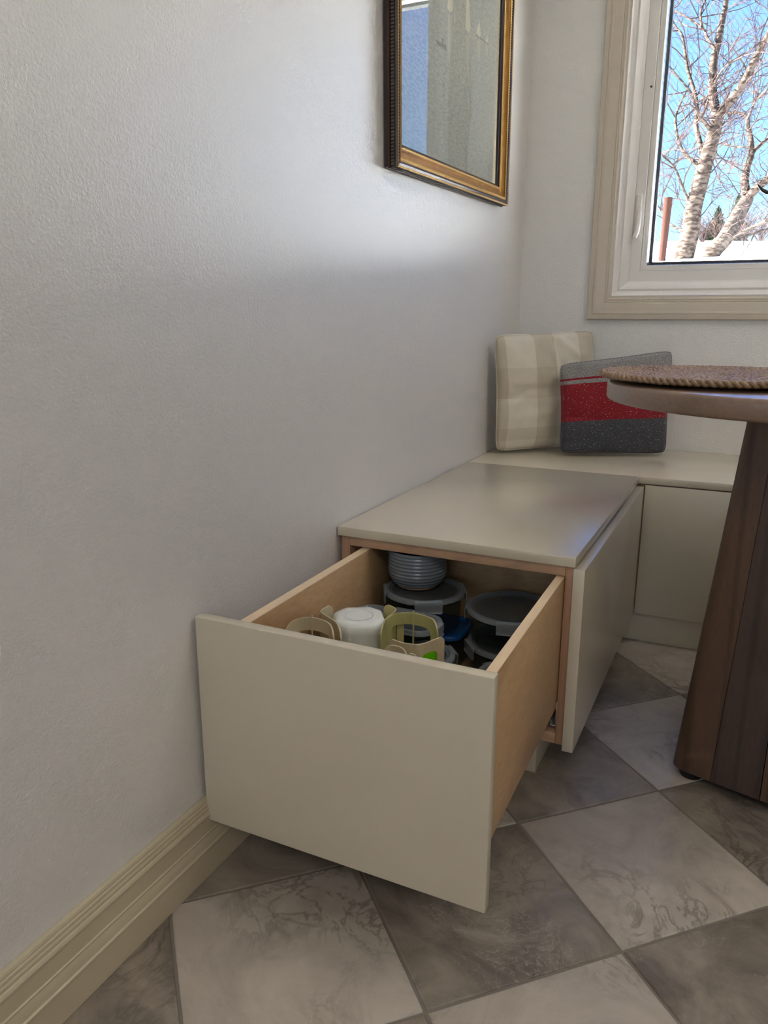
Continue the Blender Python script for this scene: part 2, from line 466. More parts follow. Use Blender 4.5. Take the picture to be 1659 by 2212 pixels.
for i in range(-20, 28):
    for j in range(-26, 22):
        g = 0.0022
        c0 = []
        for a, b in ((i + g / TS, j + g / TS), (i + 1 - g / TS, j + g / TS), (i + 1 - g / TS, j + 1 - g / TS), (i + g / TS, j + 1 - g / TS)):
            c0.append((TX + TS * (a * ci + b * si), TY + TS * (-a * si + b * ci)))
        full = all(0 < p[0] < ROOM_X and ROOM_Y < p[1] < 0 for p in c0)
        poly = c0
        if not full:
            for ax, val, kg in ((0, 0.002, True), (0, ROOM_X - 0.002, False), (1, ROOM_Y + 0.002, True), (1, -0.002, False)):
                poly = clip(poly, ax, val, kg)
                if len(poly) < 3: break
            if len(poly) < 3: continue
            ar = 0.5 * abs(sum(poly[k][0] * poly[(k + 1) % len(poly)][1] - poly[(k + 1) % len(poly)][0] * poly[k][1] for k in range(len(poly))))
            if ar < 0.0008: continue
        kind = 'tile_light' if (i + j) % 2 == 0 else 'tile_dark'
        cen = (sum(p[0] for p in poly) / len(poly), sum(p[1] for p in poly) / len(poly), 0)
        if full and kind in shared:
            ob = bpy.data.objects.new('tile', shared[kind])
            COL.objects.link(ob)
            ob.parent = floor
            ob.location = Vector(cen) - WORLD['floor']
        else:
            ob = tile_mesh(poly).build('tile', kind, floor, smooth=60, origin=cen)
            if full: shared[kind] = ob.data

TH = 0.14
structure(MB().box(-TH, 0, ROOM_Y - TH, TH, -0.15, ROOM_Z).build('wall_left', 'wall', origin=(0, -1, 0)), 'off-white satin painted wall with roller texture')
def wall_with_hole(name, axis, pos0, pos1, a0, a1, h0, h1):
    # axis 'y': wall spans x, hole a0..a1 x h0..h1 ; axis 'x': wall spans y
    mb = MB()
    if axis == 'y':
        lo, hi = 0.0, ROOM_X
        mk = lambda p0, p1, z0, z1: mb.box(p0, p1, pos0, pos1, z0, z1)
    else:
        lo, hi = ROOM_Y - TH, TH
        mk = lambda p0, p1, z0, z1: mb.box(pos0, pos1, p0, p1, z0, z1)
    mk(lo, a0, -0.15, ROOM_Z); mk(a1, hi, -0.15, ROOM_Z)
    mk(a0, a1, -0.15, h0); mk(a0, a1, h1, ROOM_Z)
    return structure(mb.build(name, 'wall', origin=((lo + hi) / 2, 0, 0) if axis == 'y' else (pos0, (lo + hi) / 2, 0)), 'off-white painted wall with a window opening')
WX0, WX1, WZ0, WZ1 = 0.2904, 1.55, 0.9417, 1.985
wall_with_hole('wall_back', 'y', 0.0, TH, WX0, WX1, WZ0, WZ1)
structure(MB().box(ROOM_X, ROOM_X + TH, ROOM_Y - TH, TH, -0.15, ROOM_Z).build('wall_right', 'wall', origin=(ROOM_X, -2, 0)), 'off-white painted wall')
wall_with_hole('wall_rear', 'y', ROOM_Y - TH, ROOM_Y, W3[0], W3[1], W3[2], W3[3])  # opening made for the added fill window
structure(MB().box(-TH, ROOM_X + TH, ROOM_Y - TH, TH, ROOM_Z, ROOM_Z + 0.12).build('ceiling', 'ceiling'), 'plain white ceiling')

# baseboards: moulded profile (x from wall, z)
prof = [(0, 0), (0.0165, 0.0), (0.0165, 0.046), (0.0178, 0.048), (0.0178, 0.051), (0.0155, 0.053), (0.0150, 0.058), (0.0138, 0.064), (0.0118, 0.069), (0.0128, 0.0705), (0.0128, 0.0725),
        (0.0112, 0.074), (0.0112, 0.099), (0.0128, 0.1005), (0.0132, 0.104), (0.0118, 0.1075), (0.0092, 0.109), (0.0092, 0.1105), (0.0108, 0.1125), (0.0104, 0.115), (0.0078, 0.116), (0.0078, 0.1175),
        (0.0092, 0.119), (0.0088, 0.1215), (0.0066, 0.1225), (0.0066, 0.1238), (0.0074, 0.1255), (0.0062, 0.1290), (0.0035, 0.1302), (0, 0.1302)]
def baseboard(name, rings_fn, label):
    mb = MB(); mb.loft([[rings_fn(p, t) for p in prof] for t in (0, 1)])
    return structure(mb.build(name, 'base', smooth=25), label)
baseboard('baseboard_left', lambda p, t: (p[0] + 0.0004, (ROOM_Y if t == 0 else -1.2), p[1] + 0.0005), 'moulded beige baseboard along the plain wall')
baseboard('baseboard_right', lambda p, t: (ROOM_X - p[0] - 0.0004, (ROOM_Y if t == 0 else 0), p[1] + 0.0005), 'moulded beige baseboard')
baseboard('baseboard_rear', lambda p, t: ((0.02 if t == 0 else ROOM_X - 0.02), ROOM_Y + p[0] + 0.0004, p[1] + 0.0005), 'moulded beige baseboard')

# ------------------------------------------------------------------ window_1 in the back wall
win = structure(thing('window_1', ((WX0 + WX1) / 2, 0.0, WZ0)), 'casement window with moulded casing and insect screen')
def ring_piece(o_x0, o_x1, o_z0, o_z1, prof2, side):
    # mitred moulding: prof2 list of (inset from outer edge, y)
    def P(ins, y, e):
        if side == 'left':   return (o_x0 + ins, y, (o_z0 + ins) if e == 0 else (o_z1 - ins))
        if side == 'right':  return (o_x1 - ins, y, (o_z0 + ins) if e == 0 else (o_z1 - ins))
        if side == 'bottom': return ((o_x0 + ins) if e == 0 else (o_x1 - ins), y, o_z0 + ins)
        return ((o_x0 + ins) if e == 0 else (o_x1 - ins), y, o_z1 - ins)
    return MB().loft([[P(i, y, e) for i, y in prof2] for e in (0, 1)])
cw = 0.068
casing = [(0, 0.0), (0, -0.0125), (0.002, -0.0140), (0.0135, -0.0150), (0.0150, -0.0135), (0.0160, -0.0135), (0.0175, -0.0150), (0.0210, -0.0150), (0.0240, -0.0125), (0.034, -0.0115), (0.047, -0.0118), (0.0500, -0.0105),
          (0.0515, -0.0088), (0.0530, -0.0098), (0.0555, -0.0098), (0.0570, -0.0080), (0.0600, -0.0090), (0.0625, -0.0085), (0.0650, -0.0060), (cw, -0.0050), (cw, 0.0)]
for sname in ('left', 'right', 'bottom', 'top'):
    ring_piece(WX0 - cw, WX1 + cw, WZ0 - cw, WZ1 + cw, [(i, y - 0.0003) for i, y in casing], sname).build('casing', 'trim', win, smooth=25)
# jamb liner: cove stepping inwards
jamb = [(0, -0.002), (0.004, -0.004), (0.010, 0.004), (0.018, 0.0085), (0.024, 0.007), (0.029, 0.010), (0.040, 0.022), (0.0475, 0.026), (0.0475, 0.13), (0, 0.13)]
for sname in ('left', 'right', 'bottom', 'top'):
    ring_piece(WX0, WX1, WZ0, WZ1, jamb, sname).build('jamb', 'vinyl', win, smooth=25)
# operator frame with a stop, one pair of sashes
J = 0.0478
fr0 = [(0, 0.032), (0.0290, 0.032), (0.0300, 0.034), (0.0300, 0.13), (0, 0.13)]
for sname in ('left', 'right', 'bottom', 'top'):
    ring_piece(WX0 + J, WX1 - J, WZ0 + J, WZ1 - J, fr0, sname).build('frame', 'vinyl', win, smooth=25)
MUL = 0.92
MB().box(MUL - 0.03, MUL + 0.03, 0.034, 0.13, WZ0 + J + 0.0305, WZ1 - J - 0.0305).build('mullion', 'vinyl', win, bevel=0.002)
F0x, F0z0, F0z1 = WX0 + J + 0.0305, WZ0 + J + 0.0305, WZ1 - J - 0.0305
for (sx0, sx1) in ((F0x, MUL - 0.0305), (MUL + 0.0305, WX1 - J - 0.0305)):
    first = sx0 == F0x
    # screen frame
    sf = [(0, 0.0400), (0.0015, 0.0385), (0.0060, 0.0385), (0.0070, 0.0400), (0.0150, 0.0395), (0.0165, 0.041), (0.0165, 0.050), (0, 0.050)]
    scr = None
    for sname in ('left', 'right', 'bottom', 'top'):
        p = ring_piece(sx0, sx1, F0z0, F0z1, sf, sname).build('screen_frame', 'vinyl', win, smooth=25)
        scr = scr or p
    MB().box(sx0 + 0.0155, sx1 - 0.0155, 0.0455, 0.0460, F0z0 + 0.0155, F0z1 - 0.0155).build('insect_screen', 'screen', win)
    for (bx, bz) in ((sx0, F0z0), (sx1 - 0.019, F0z0)):
        MB().box(bx, bx + 0.019, 0.0372, 0.0384, bz, bz + 0.019).build('corner_key', 'vinyl', win, bevel=0.0006)
    # sash and glass
    ss = [(0.0, 0.056), (0.0140, 0.056), (0.0185, 0.066), (0.0195, 0.072), (0.0195, 0.115), (0.0, 0.115)]
    for sname in ('left', 'right', 'bottom', 'top'):
        ring_piece(sx0 + 0.001, sx1 - 0.001, F0z0 + 0.001, F0z1 - 0.001, ss, sname).build('sash', 'alu', win, smooth=25)
        ring_piece(sx0 + 0.0207, sx1 - 0.0207, F0z0 + 0.0207, F0z1 - 0.0207, [(0, 0.072), (0.0075, 0.074), (0.0075, 0.10), (0, 0.10)], sname).build('gasket', 'gasket', win)
    MB().box(sx0 + 0.021, sx1 - 0.021, 0.084, 0.088, F0z0 + 0.021, F0z1 - 0.021).build('pane', 'pane', win)
# lock lever on the left frame member, and a screw
hx = 0.3515
lk = MB().box(hx - 0.0085, hx + 0.0085, 0.0245, 0.0318, 1.125, 1.245).build('lock_housing', 'vinyl', win, bevel=0.004, seg=3)
MB().tube([(hx + 0.004, 0.0255, 1.205), (hx + 0.006, 0.016, 1.192), (hx + 0.006, 0.009, 1.165), (hx + 0.003, 0.006, 1.135), (hx - 0.003, 0.008, 1.118)], [0.0045, 0.0055, 0.0060, 0.0066, 0.0075], 10).build('lever', 'vinyl', lk, smooth=60)
p = pix(1407, 187, 1, 0.0312)
MB().lathe([(0.0008, 0.0), (0.0028, 0.0), (0.0028, 0.001), (0.001, 0.0014)], (0, 0, 0), 16)
sc = MB()
sc.loft([[(p.x + r * math.cos(a * math.pi / 8), y, p.z + r * math.sin(a * math.pi / 8)) for a in range(16)] for r, y in ((0.0030, 0.0318), (0.0030, 0.0306), (0.0014, 0.0298))])
sc.build('screw', 'dust', win, smooth=30)

# window added in the unseen rear wall to let the fill light in
def fill_window(name, axis, pos, a0, a1, z0, z1):
    w = thing(name, ((a0 + a1) / 2, pos, z0) if axis == 'y' else (pos, (a0 + a1) / 2, z0))
    structure(w, 'white framed window added out of view for fill light')
    d = 1 if axis == 'x' else -1
    def bx(p0, p1, q0, q1, zz0, zz1):
        lo, hi = min(q0, q1), max(q0, q1)
        return MB().box(p0, p1, lo, hi, zz0, zz1) if axis == 'y' else MB().box(lo, hi, p0, p1, zz0, zz1)
    o0, o1 = pos + d * 0.02, pos + d * 0.11
    for args in ((a0, a0 + 0.05, o0, o1, z0, z1), (a1 - 0.05, a1, o0, o1, z0, z1), (a0 + 0.0505, a1 - 0.0505, o0, o1, z0, z0 + 0.05), (a0 + 0.0505, a1 - 0.0505, o0, o1, z1 - 0.05, z1),
                 ((a0 + a1) / 2 - 0.03, (a0 + a1) / 2 + 0.03, o0, o1, z0 + 0.051, z1 - 0.051)):
        bx(*args).build('frame', 'vinyl', w, bevel=0.003)
    for c0, c1 in ((a0 + 0.051, (a0 + a1) / 2 - 0.031), ((a0 + a1) / 2 + 0.031, a1 - 0.051)):
        bx(c0, c1, pos + d * 0.06, pos + d * 0.064, z0 + 0.051, z1 - 0.051).build('pane', 'pane', w)
fill_window('added_window', 'y', ROOM_Y, *W3)
# panel bodies added around the ceiling fill lights, out of view
for (lx, ly, lh), lab in ((FILL, 'square white fill light panel added on the ceiling over the table'), (FILL2, 'square white fill light panel added on the ceiling away from the table')):
    lt = thing('fill_panel', (lx, ly, ROOM_Z - 0.05), lab, 'fill_light')
    for b_ in ((lx - lh, lx + lh, ly - lh, ly - lh + 0.03), (lx - lh, lx + lh, ly + lh - 0.03, ly + lh), (lx - lh, lx - lh + 0.03, ly - lh + 0.0305, ly + lh - 0.0305), (lx + lh - 0.03, lx + lh, ly - lh + 0.0305, ly + lh - 0.0305)):
        MB().box(*b_, ROOM_Z - 0.05, ROOM_Z - 0.0005).build('frame', 'vinyl', lt, bevel=0.003)
    MB().box(lx - lh + 0.0305, lx + lh - 0.0305, ly - lh + 0.0305, ly + lh - 0.0305, ROOM_Z - 0.042, ROOM_Z - 0.038).build('diffuser', 'ceiling', lt)

# ------------------------------------------------------------------ storage bench along the left wall
BT, LT = 0.4722, 0.0187                # seat top, seat board thickness
XL, YL = 0.480, -1.2635                # right and front edge of the seat board
XP, YPF, ZP = 0.497, -1.2615, 0.0906   # cover panel
YB = -0.478                            # front edge of the rear seat
SEATZ = BT - LT

ZT = SEATZ - 0.0005
cabt = thing('bench_cabinet', (0.24, -0.87, 0), 'low bench cabinet with greige panels and wide drawer pulled open', 'cabinet')
MB().box(0.003, XL, YL, YB - 0.0012, SEATZ, BT).build('seat_board', 'cab', cabt, bevel=0.0012)
MB().box(0.007, 0.0258, -1.2535, -0.47, 0.098, ZT).build('side_panel', 'carcass_v', cabt, bevel=0.0005)
MB().box(0.4615, 0.4758, -1.2535, -0.49, 0.098, ZT).build('side_panel', 'carcass_v', cabt, bevel=0.0005)
MB().box(0.0262, 0.4611, -1.2535, -1.16, 0.4325, ZT).build('front_rail', 'carcass', cabt, bevel=0.0005)
MB().box(0.0262, 0.4611, -1.2535, -0.47, 0.0985, 0.1200).build('bottom_board', 'carcass', cabt, bevel=0.0005)
MB().box(0.0262, 0.4611, -0.488, -0.470, 0.1205, ZT).build('back_board', 'maple', cabt)
MB().box(0.4764, XP, YPF, -0.4985, ZP, SEATZ - 0.003).build('cover_panel', 'cab', cabt, bevel=0.0012)
MB().box(0.03, 0.4187, -1.2136, -0.47, 0.0, 0.098).build('toe_kick', 'cab', cabt, bevel=0.0005)
# metal runner at the right of the opening
rn = MB()
rn.box(0.4590, 0.4612, -1.252, -0.55, 0.1330, 0.1830)
rn.box(0.4500, 0.4590, -1.252, -0.55, 0.1330, 0.1350)
rn.box(0.4505, 0.4520, -1.250, -0.55, 0.1350, 0.1430)
rn.build('drawer_runner', 'alu', cabt, bevel=0.0004)
# the drawer: slightly askew in its opening
YD, TD = -1.7145, 0.0178
XD0, XD1, ZD0, ZD1 = 0.0062, 0.4758, 0.0919, 0.4436
dr = MB().box(XD0, XD1, YD, YD + TD, ZD0, ZD1).build('drawer', 'cab', cabt, bevel=0.0018, seg=3)
dr['label'] = 'flat greige drawer front'
ys, ye = YD + TD + 0.0003, -1.045
ZS0, ZS1 = 0.174, 0.431
sk = -0.0070 / 0.497
def askew(x, y): return x + sk * (y - ys)
def side(xa, xb, z0, z1, y0=ys, y1=ye):
    return MB().hexa([(askew(xa, y0), y0, z0), (askew(xb, y0), y0, z0), (askew(xb, y1), y1, z0), (askew(xa, y1), y1, z0)],
                     [(askew(xa, y0), y0, z1), (askew(xb, y0), y0, z1), (askew(xb, y1), y1, z1), (askew(xa, y1), y1, z1)])
DL0, DL1, DR0, DR1 = 0.0600, 0.0775, 0.4518, 0.4665
side(DL0, DL1, ZS0, ZS1 - 0.0012).build('drawer_side', 'maple', dr, bevel=0.0004)
side(DR0, DR1, ZS0, ZS1 - 0.0012).build('drawer_side', 'maple', dr, bevel=0.0004)
side(DL0, DL1, ZS1 - 0.0012, ZS1).build('edge_band', 'maple_edge', dr)
side(DR0, DR1, ZS1 - 0.0012, ZS1).build('edge_band', 'maple_edge', dr)
side(DL1 + 0.0003, DR0 - 0.0003, ZS0 + 0.0125, ZS1 - 0.002, -1.062, ye).build('drawer_back', 'maple', dr, bevel=0.0005)
side(DL1 + 0.0003, DR0 - 0.0003, ZS0, ZS0 + 0.012, ys, ye).build('drawer_bottom', 'maple', dr)
DZ = ZS0 + 0.0125          # inside floor of the drawer

# rear bench cabinet along the window wall
cab2 = thing('bench_cabinet', (1.2, -0.24, 0), 'low bench cabinet under the window with plain greige front panel', 'cabinet')
MB().box(0.003, 1.95, YB, -0.003, SEATZ, BT).build('seat_board', 'cab', cab2, bevel=0.0012)
MB().box(0.03, 1.93, -0.4590, -0.006, 0.098, ZT).build('body', 'maple', cab2)
MB().box(0.4980, 1.93, -0.4790, -0.4593, ZP, SEATZ - 0.003).build('front_panel', 'cab', cab2, bevel=0.0012)
MB().box(0.42, 1.93, -0.4500, -0.2, 0.0, 0.0975).build('toe_kick', 'cab', cab2, bevel=0.0005)

# ------------------------------------------------------------------ picture on the left wall
AX = R(1.2)
PO = Vector((0.0015, -1.049, 1.1722))
def pic(a, b, x):     # a along the wall, b up, x out
    return (PO.x + x, PO.y + a * math.cos(AX) - b * math.sin(AX), PO.z + a * math.sin(AX) + b * math.cos(AX))
PW, PH = 0.765, 1.0
pict = thing('framed_picture', (0.0, -0.68, 1.1722), 'framed picture of sailboats in a dark and gold moulded frame under glass', 'picture')
def frame_member(prof3, side, o=0.0):
    def P(i, x, e):
        i = i + o
        if side == 'left':   return pic(i, i if e == 0 else PH - i, x)
        if side == 'right':  return pic(PW - i, i if e == 0 else PH - i, x)
        if side == 'bottom': return pic(i if e == 0 else PW - i, i, x)
        return pic(i if e == 0 else PW - i, PH - i, x)
    return MB().loft([[P(i, x, e) for i, x in prof3] for e in (0, 1)])
outer = [(0.004, 0.0), (0.004, 0.008), (0.0, 0.010), (0.0, 0.0135), (0.004, 0.0155), (0.004, 0.024), (0.0015, 0.026), (0.003, 0.030), (0.010, 0.0325), (0.014, 0.031), (0.016, 0.027), (0.016, 0.0)]
middle = [(0.0163, 0.0), (0.0163, 0.0265), (0.020, 0.0270), (0.023, 0.0245), (0.030, 0.0190), (0.037, 0.0170), (0.0400, 0.0190), (0.0430, 0.0185), (0.0430, 0.0)]
inner = [(0.0433, 0.0), (0.0433, 0.0175), (0.0470, 0.0170), (0.0500, 0.0140), (0.0535, 0.0130), (0.0535, 0.0)]
for sname in ('left', 'right', 'bottom', 'top'):
    fm = frame_member(outer, sname).build('frame_moulding', 'frame_dark', pict, smooth=30)
    frame_member(middle, sname).build('gilt_cove', 'gold', fm, smooth=30)
    frame_member(inner, sname).build('frame_lip', 'frame_dark', fm, smooth=30)
    # carved bead rows
    bd = MB()
    L = PW if sname in ('bottom', 'top') else PH
    for (ins, x, r, stp) in ((0.0195, 0.0275, 0.0034, 0.0064), (0.0452, 0.0182, 0.0024, 0.0052), (0.0035, 0.0315, 0.0022, 0.0056)):
        k = ins
        while k < L - ins:
            if sname == 'left': c = pic(ins, k, x); d = Vector(pic(ins, k + 1, x)) - Vector(c)
            elif sname == 'right': c = pic(PW - ins, k, x); d = Vector(pic(PW - ins, k + 1, x)) - Vector(c)
            elif sname == 'bottom': c = pic(k, ins, x); d = Vector(pic(k + 1, ins, x)) - Vector(c)
            else: c = pic(k, PH - ins, x); d = Vector(pic(k + 1, PH - ins, x)) - Vector(c)
            q = Quaternion((1, 0, 0), R(35))
            d = q @ d
            c = Vector(c)
            s1 = Vector((1, 0, 0)); s2 = d.cross(s1)
            bd.add([c - d * r * 1.7, c + s1 * r, c + s2 * r, c - s1 * r, c - s2 * r, c + d * r * 1.7],
                   [(0, 2, 1), (0, 3, 2), (0, 4, 3), (0, 1, 4), (5, 1, 2), (5, 2, 3), (5, 3, 4), (5, 4, 1)])
            k += stp
    ob = bd.build('bead_row', 'gold_bright', fm, smooth=80); ob['kind'] = 'stuff'
    # dentil blocks on the outer side
    dn = MB()
    k = 0.006
    while k < L - 0.008:
        def Q(a, b, x):
            if sname == 'left': return pic(b, a, x)
            if sname == 'right': return pic(PW - b, a, x)
            if sname == 'bottom': return pic(a, b, x)
            return pic(a, PH - b, x)
        dn.hexa([Q(k, 0.0012, 0.0160), Q(k + 0.0034, 0.0012, 0.0160), Q(k + 0.0034, 0.0045, 0.0160), Q(k, 0.0045, 0.0160)],
                [Q(k, 0.0012, 0.0235), Q(k + 0.0034, 0.0012, 0.0235), Q(k + 0.0034, 0.0045, 0.0235), Q(k, 0.0045, 0.0235)])
        k += 0.0066
    ob = dn.build('dentil_row', 'frame_grey', fm); ob['kind'] = 'stuff'
I0 = 0.0520
cv = MB().hexa([pic(I0, I0, 0.004), pic(PW - I0, I0, 0.004), pic(PW - I0, PH - I0, 0.004), pic(I0, PH - I0, 0.004)],
               [pic(I0, I0, 0.0075), pic(PW - I0, I0, 0.0075), pic(PW - I0, PH - I0, 0.0075), pic(I0, PH - I0, 0.0075)]).build('painting', 'sea', pict)
MB().hexa([pic(I0, I0, 0.0095), pic(PW - I0, I0, 0.0095), pic(PW - I0, PH - I0, 0.0095), pic(I0, PH - I0, 0.0095)],
          [pic(I0, I0, 0.0115), pic(PW - I0, I0, 0.0115), pic(PW - I0, PH - I0, 0.0115), pic(I0, PH - I0, 0.0115)]).build('glass_pane', 'pane', pict)
def painted(name, mat, pts, x=0.0079):
    ps = [pix(a, b, 0, PO.x + 0.0076) for a, b in pts]
    lo = [(PO.x + 0.0076, p.y, p.z) for p in ps]; hi = [(PO.x + x, p.y, p.z) for p in ps]
    MB().loft([lo, hi]).build(name, mat, cv)
painted('painted_sail', 'sail', [(1005, 62), (1008, -20), (1012, -30), (1016, 60), (1013, 72)])
painted('painted_reflection', 'sail_dim', [(1004, 74), (1014, 78), (1013, 150), (1012, 190), (1008, 150)])
painted('painted_sail', 'sail', [(1028, 70), (1035, 45), (1038, 74), (1036, 84)])
painted('painted_reflection', 'sail_dim', [(1029, 86), (1038, 90), (1036, 130), (1033, 128)])
painted('painted_sail', 'sail', [(1048, 90), (1053, 75), (1054, 95)])
painted('painted_reflection', 'sail_dim', [(1048, 98), (1054, 100), (1053, 122), (1050, 122)])
painted('painted_sail', 'sail', [(966, 18), (970, -40), (977, -40), (978, 22), (974, 28)])
painted('painted_reflection', 'sail_dim', [(967, 32), (977, 34), (974, 110), (970, 140), (966, 100)])
painted('painted_boat', 'hull', [(942, 85), (950, 92), (960, 96), (964, 97), (963, 111), (958, 104), (945, 97)])
painted('painted_mast', 'hull', [(955, 94), (955, 82), (957, 83), (957.5, 96)])
painted('painted_mast', 'sail', [(1019, 82), (1019, 58), (1020, 58), (1020, 84)])
painted('painted_mast', 'sail', [(1023, 84), (1023, 62), (1024, 62), (1024, 86)])
painted('painted_mast', 'sail', [(981, 50), (982, 15), (983, 15), (983, 52)])
painted('painted_shore', 'sail_dim', [(1056, 93), (1070, 105), (1083, 117), (1083, 121), (1069, 109), (1056, 97)])
painted('painted_shore', 'hull', [(1028, 74), (1056, 95), (1056, 97), (1028, 77)])

# ------------------------------------------------------------------ cushions
def cushion(name, mat, quad, thick, label, seed, pinch=0.05, wr=0.006, wrinkles=()):
    BL, BR, TR, TL = [Vector(p) for p in quad]
    nrm = (BR - BL).cross(TL - BL).normalized()
    cen = (BL + BR + TR + TL) / 4
    N = 40
    mb = MB(); uv = []
    idx = {}
    for sgn in (1, -1):
        for i in range(N + 1):
            for j in range(N + 1):
                u, v = i / N, j / N
                edge = i in (0, N) or j in (0, N)
                if sgn == -1 and edge:
                    idx[(sgn, i, j)] = idx[(1, i, j)]
                    continue
                # pull the sides in between the corners
                a_, b_ = 2 * u - 1, 2 * v - 1
                pu = pinch * (1 - b_ * b_) ** 1.0; pv = pinch * (1 - a_ * a_)
                rc_ = 0.055 * (abs(a_ * b_)) ** 7
                uu = 0.5 + (u - 0.5) * (1 - pu - rc_); vv = 0.5 + (v - 0.5) * (1 - pv * 0.6 - rc_)
                p = BL * (1 - uu) * (1 - vv) + BR * uu * (1 - vv) + TR * uu * vv + TL * (1 - uu) * vv
                su, sv = 4 * u * (1 - u), 4 * v * (1 - v)
                h = (su ** 0.36) * (sv ** 0.36) * thick / 2
                nz = noise.fractal(Vector((u * 3.2 + seed, v * 3.2, seed * 2.3 + sgn)), 0.8, 2.0, 3)
                h += wr * nz * min(1, 5 * min(su, sv))
                for (a0, b0, a1, b1, wd, dp) in wrinkles:
                    d = Vector((a1 - a0, b1 - b0)); L2 = d.length_squared
                    tt = max(0, min(1, ((u - a0) * d.x + (v - b0) * d.y) / L2))
                    ds = math.hypot(u - a0 - tt * d.x, v - b0 - tt * d.y)
                    if sgn == 1: h += dp * math.exp(-(ds / wd) ** 2) * min(1, 6 * min(su, sv))
                idx[(sgn, i, j)] = len(mb.v)
                mb.v.append(tuple(p + nrm * h * sgn)); uv.append((u, v))
    for sgn in (1, -1):
        for i in range(N):
            for j in range(N):
                q = (idx[(sgn, i, j)], idx[(sgn, i + 1, j)], idx[(sgn, i + 1, j + 1)], idx[(sgn, i, j + 1)])
                mb.f.append(q if sgn == 1 else q[::-1])
    base = Vector((cen.x, cen.y, min(v[2] for v in mb.v)))
    th = thing(name, base, label, 'cushion')
    body = mb.build('cover', mat, th, smooth=180, uv=uv)
    loop = [mb.v[idx[(1, i, 0)]] for i in range(N)] + [mb.v[idx[(1, N, j)]] for j in range(N)] + [mb.v[idx[(1, i, N)]] for i in range(N, 0, -1)] + [mb.v[idx[(1, 0, j)]] for j in range(N, -1, -1)]
    sm = MB().tube(loop, 0.0020, 6)
    uvl = [uv[idx[(1, i, 0)]] for i in range(N)] + [uv[idx[(1, N, j)]] for j in range(N)] + [uv[idx[(1, i, N)]] for i in range(N, 0, -1)] + [uv[idx[(1, 0, j)]] for j in range(N, -1, -1)]
    sm.build('seam', mat, th, smooth=180, uv=[q for q in uvl for _ in range(6)])
    return th
cushion('cushion', 'linen', ((0.034, -0.325, 0.480), (0.285, -0.062, 0.480), (0.254, -0.046, 0.842), (0.022, -0.340, 0.830)), 0.080,
        'cream and beige checked linen cushion standing in the bench corner', 1.7, 0.05, 0.006,
        ((0.55, 0.98, 0.66, 0.62, 0.03, -0.010), (0.60, 0.97, 0.78, 0.80, 0.025, 0.008), (0.12, 0.55, 0.6, 0.52, 0.03, -0.005), (0.02, 0.45, 0.2, 0.5, 0.03, -0.006), (0.1, 0.3, 0.5, 0.33, 0.04, 0.004)))
cushion('cushion', 'knit', ((0.220, -0.272, 0.482), (0.511, -0.128, 0.480), (0.502, -0.094, 0.788), (0.194, -0.236, 0.744)), 0.084,
        'knitted cushion with grey, red and charcoal stripes leaning beside the table', 5.2, 0.05, 0.006,
        ((0.03, 0.42, 0.35, 0.36, 0.03, -0.007), (0.02, 0.10, 0.25, 0.16, 0.04, -0.008), (0.75, 0.12, 0.95, 0.08, 0.04, -0.006)))

# ------------------------------------------------------------------ table
TC = Vector((0.816, -1.000, 0))
TZ, TR_, TTH = 0.768, 0.344, 0.0345
table = thing('pedestal_table', (0.835, -1.008, 0), 'round dark wooden table on a tapered plank pedestal', 'table')
MB().lathe([(0.02, -TTH), (TR_ - 0.006, -TTH), (TR_ - 0.002, -TTH + 0.0015), (TR_, -TTH + 0.005), (TR_, -0.006), (TR_ - 0.0015, -0.002), (TR_ - 0.005, 0.0), (0.02, 0.0)], (TC.x, TC.y, TZ), 128).build('tabletop', 'walnut_top', table, smooth=50)
PC = Vector((0.838, -1.008)); pt = Vector((0.961, -0.276)); pn = Vector((-0.276, -0.961))
def ped_outline(a, rc, nc=8):
    pts = []
    for (sx_, sy_, a0) in ((1, 1, 0), (-1, 1, 90), (-1, -1, 180), (1, -1, 270)):
        for k in range(nc + 1):
            an = R(a0 + 90 * k / nc)
            pts.append((sx_ * (a - rc) + rc * math.cos(an), sy_ * (a - rc) + rc * math.sin(an)))
    return pts
def ped_world(p, z): 
    q = PC + pt * p[0] + pn * p[1]
    return (q.x, q.y, z)
def along(poly, s):           # point at fraction s of a closed outline
    L = [math.dist(poly[i], poly[(i + 1) % len(poly)]) for i in range(len(poly))]
    d = (s % 1.0) * sum(L)
    for i, l in enumerate(L):
        if d <= l:
            a, b = poly[i], poly[(i + 1) % len(poly)]
            t = d / l if l else 0
            return (a[0] + (b[0] - a[0]) * t, a[1] + (b[1] - a[1]) * t)
        d -= l
    return poly[0]
PB0, PB1 = 0.022, TZ - TTH - 0.0005
bo, to = ped_outline(0.146, 0.030), ped_outline(0.094, 0.022)
core = MB().loft([[ped_world((p[0] * 0.90, p[1] * 0.90), PB0 + 0.002) for p in bo], [ped_world((p[0] * 0.88, p[1] * 0.88), PB1) for p in to]]).build('pedestal', 'black', table, smooth=40)
cuts = [0.0, 0.055, 0.125, 0.205, 0.285, 0.345, 0.395, 0.470, 0.560, 0.640, 0.715, 0.800, 0.880, 0.945]
for i in range(len(cuts)):
    s0, s1 = cuts[i] + 0.0008, (cuts[(i + 1) % len(cuts)] + (1 if i == len(cuts) - 1 else 0)) - 0.0008
    K = 14
    def ring(poly, z, k1):
        o = [along(poly, s0 + (s1 - s0) * k / K) for k in range(K + 1)]
        return [ped_world(p, z) for p in o] + [ped_world((p[0] * k1, p[1] * k1), z) for p in reversed(o)]
    MB().loft([ring(bo, PB0, 0.905), ring(to, PB1, 0.885)]).build('plank', 'walnut' if i % 2 else 'walnut_b', core, smooth=30)
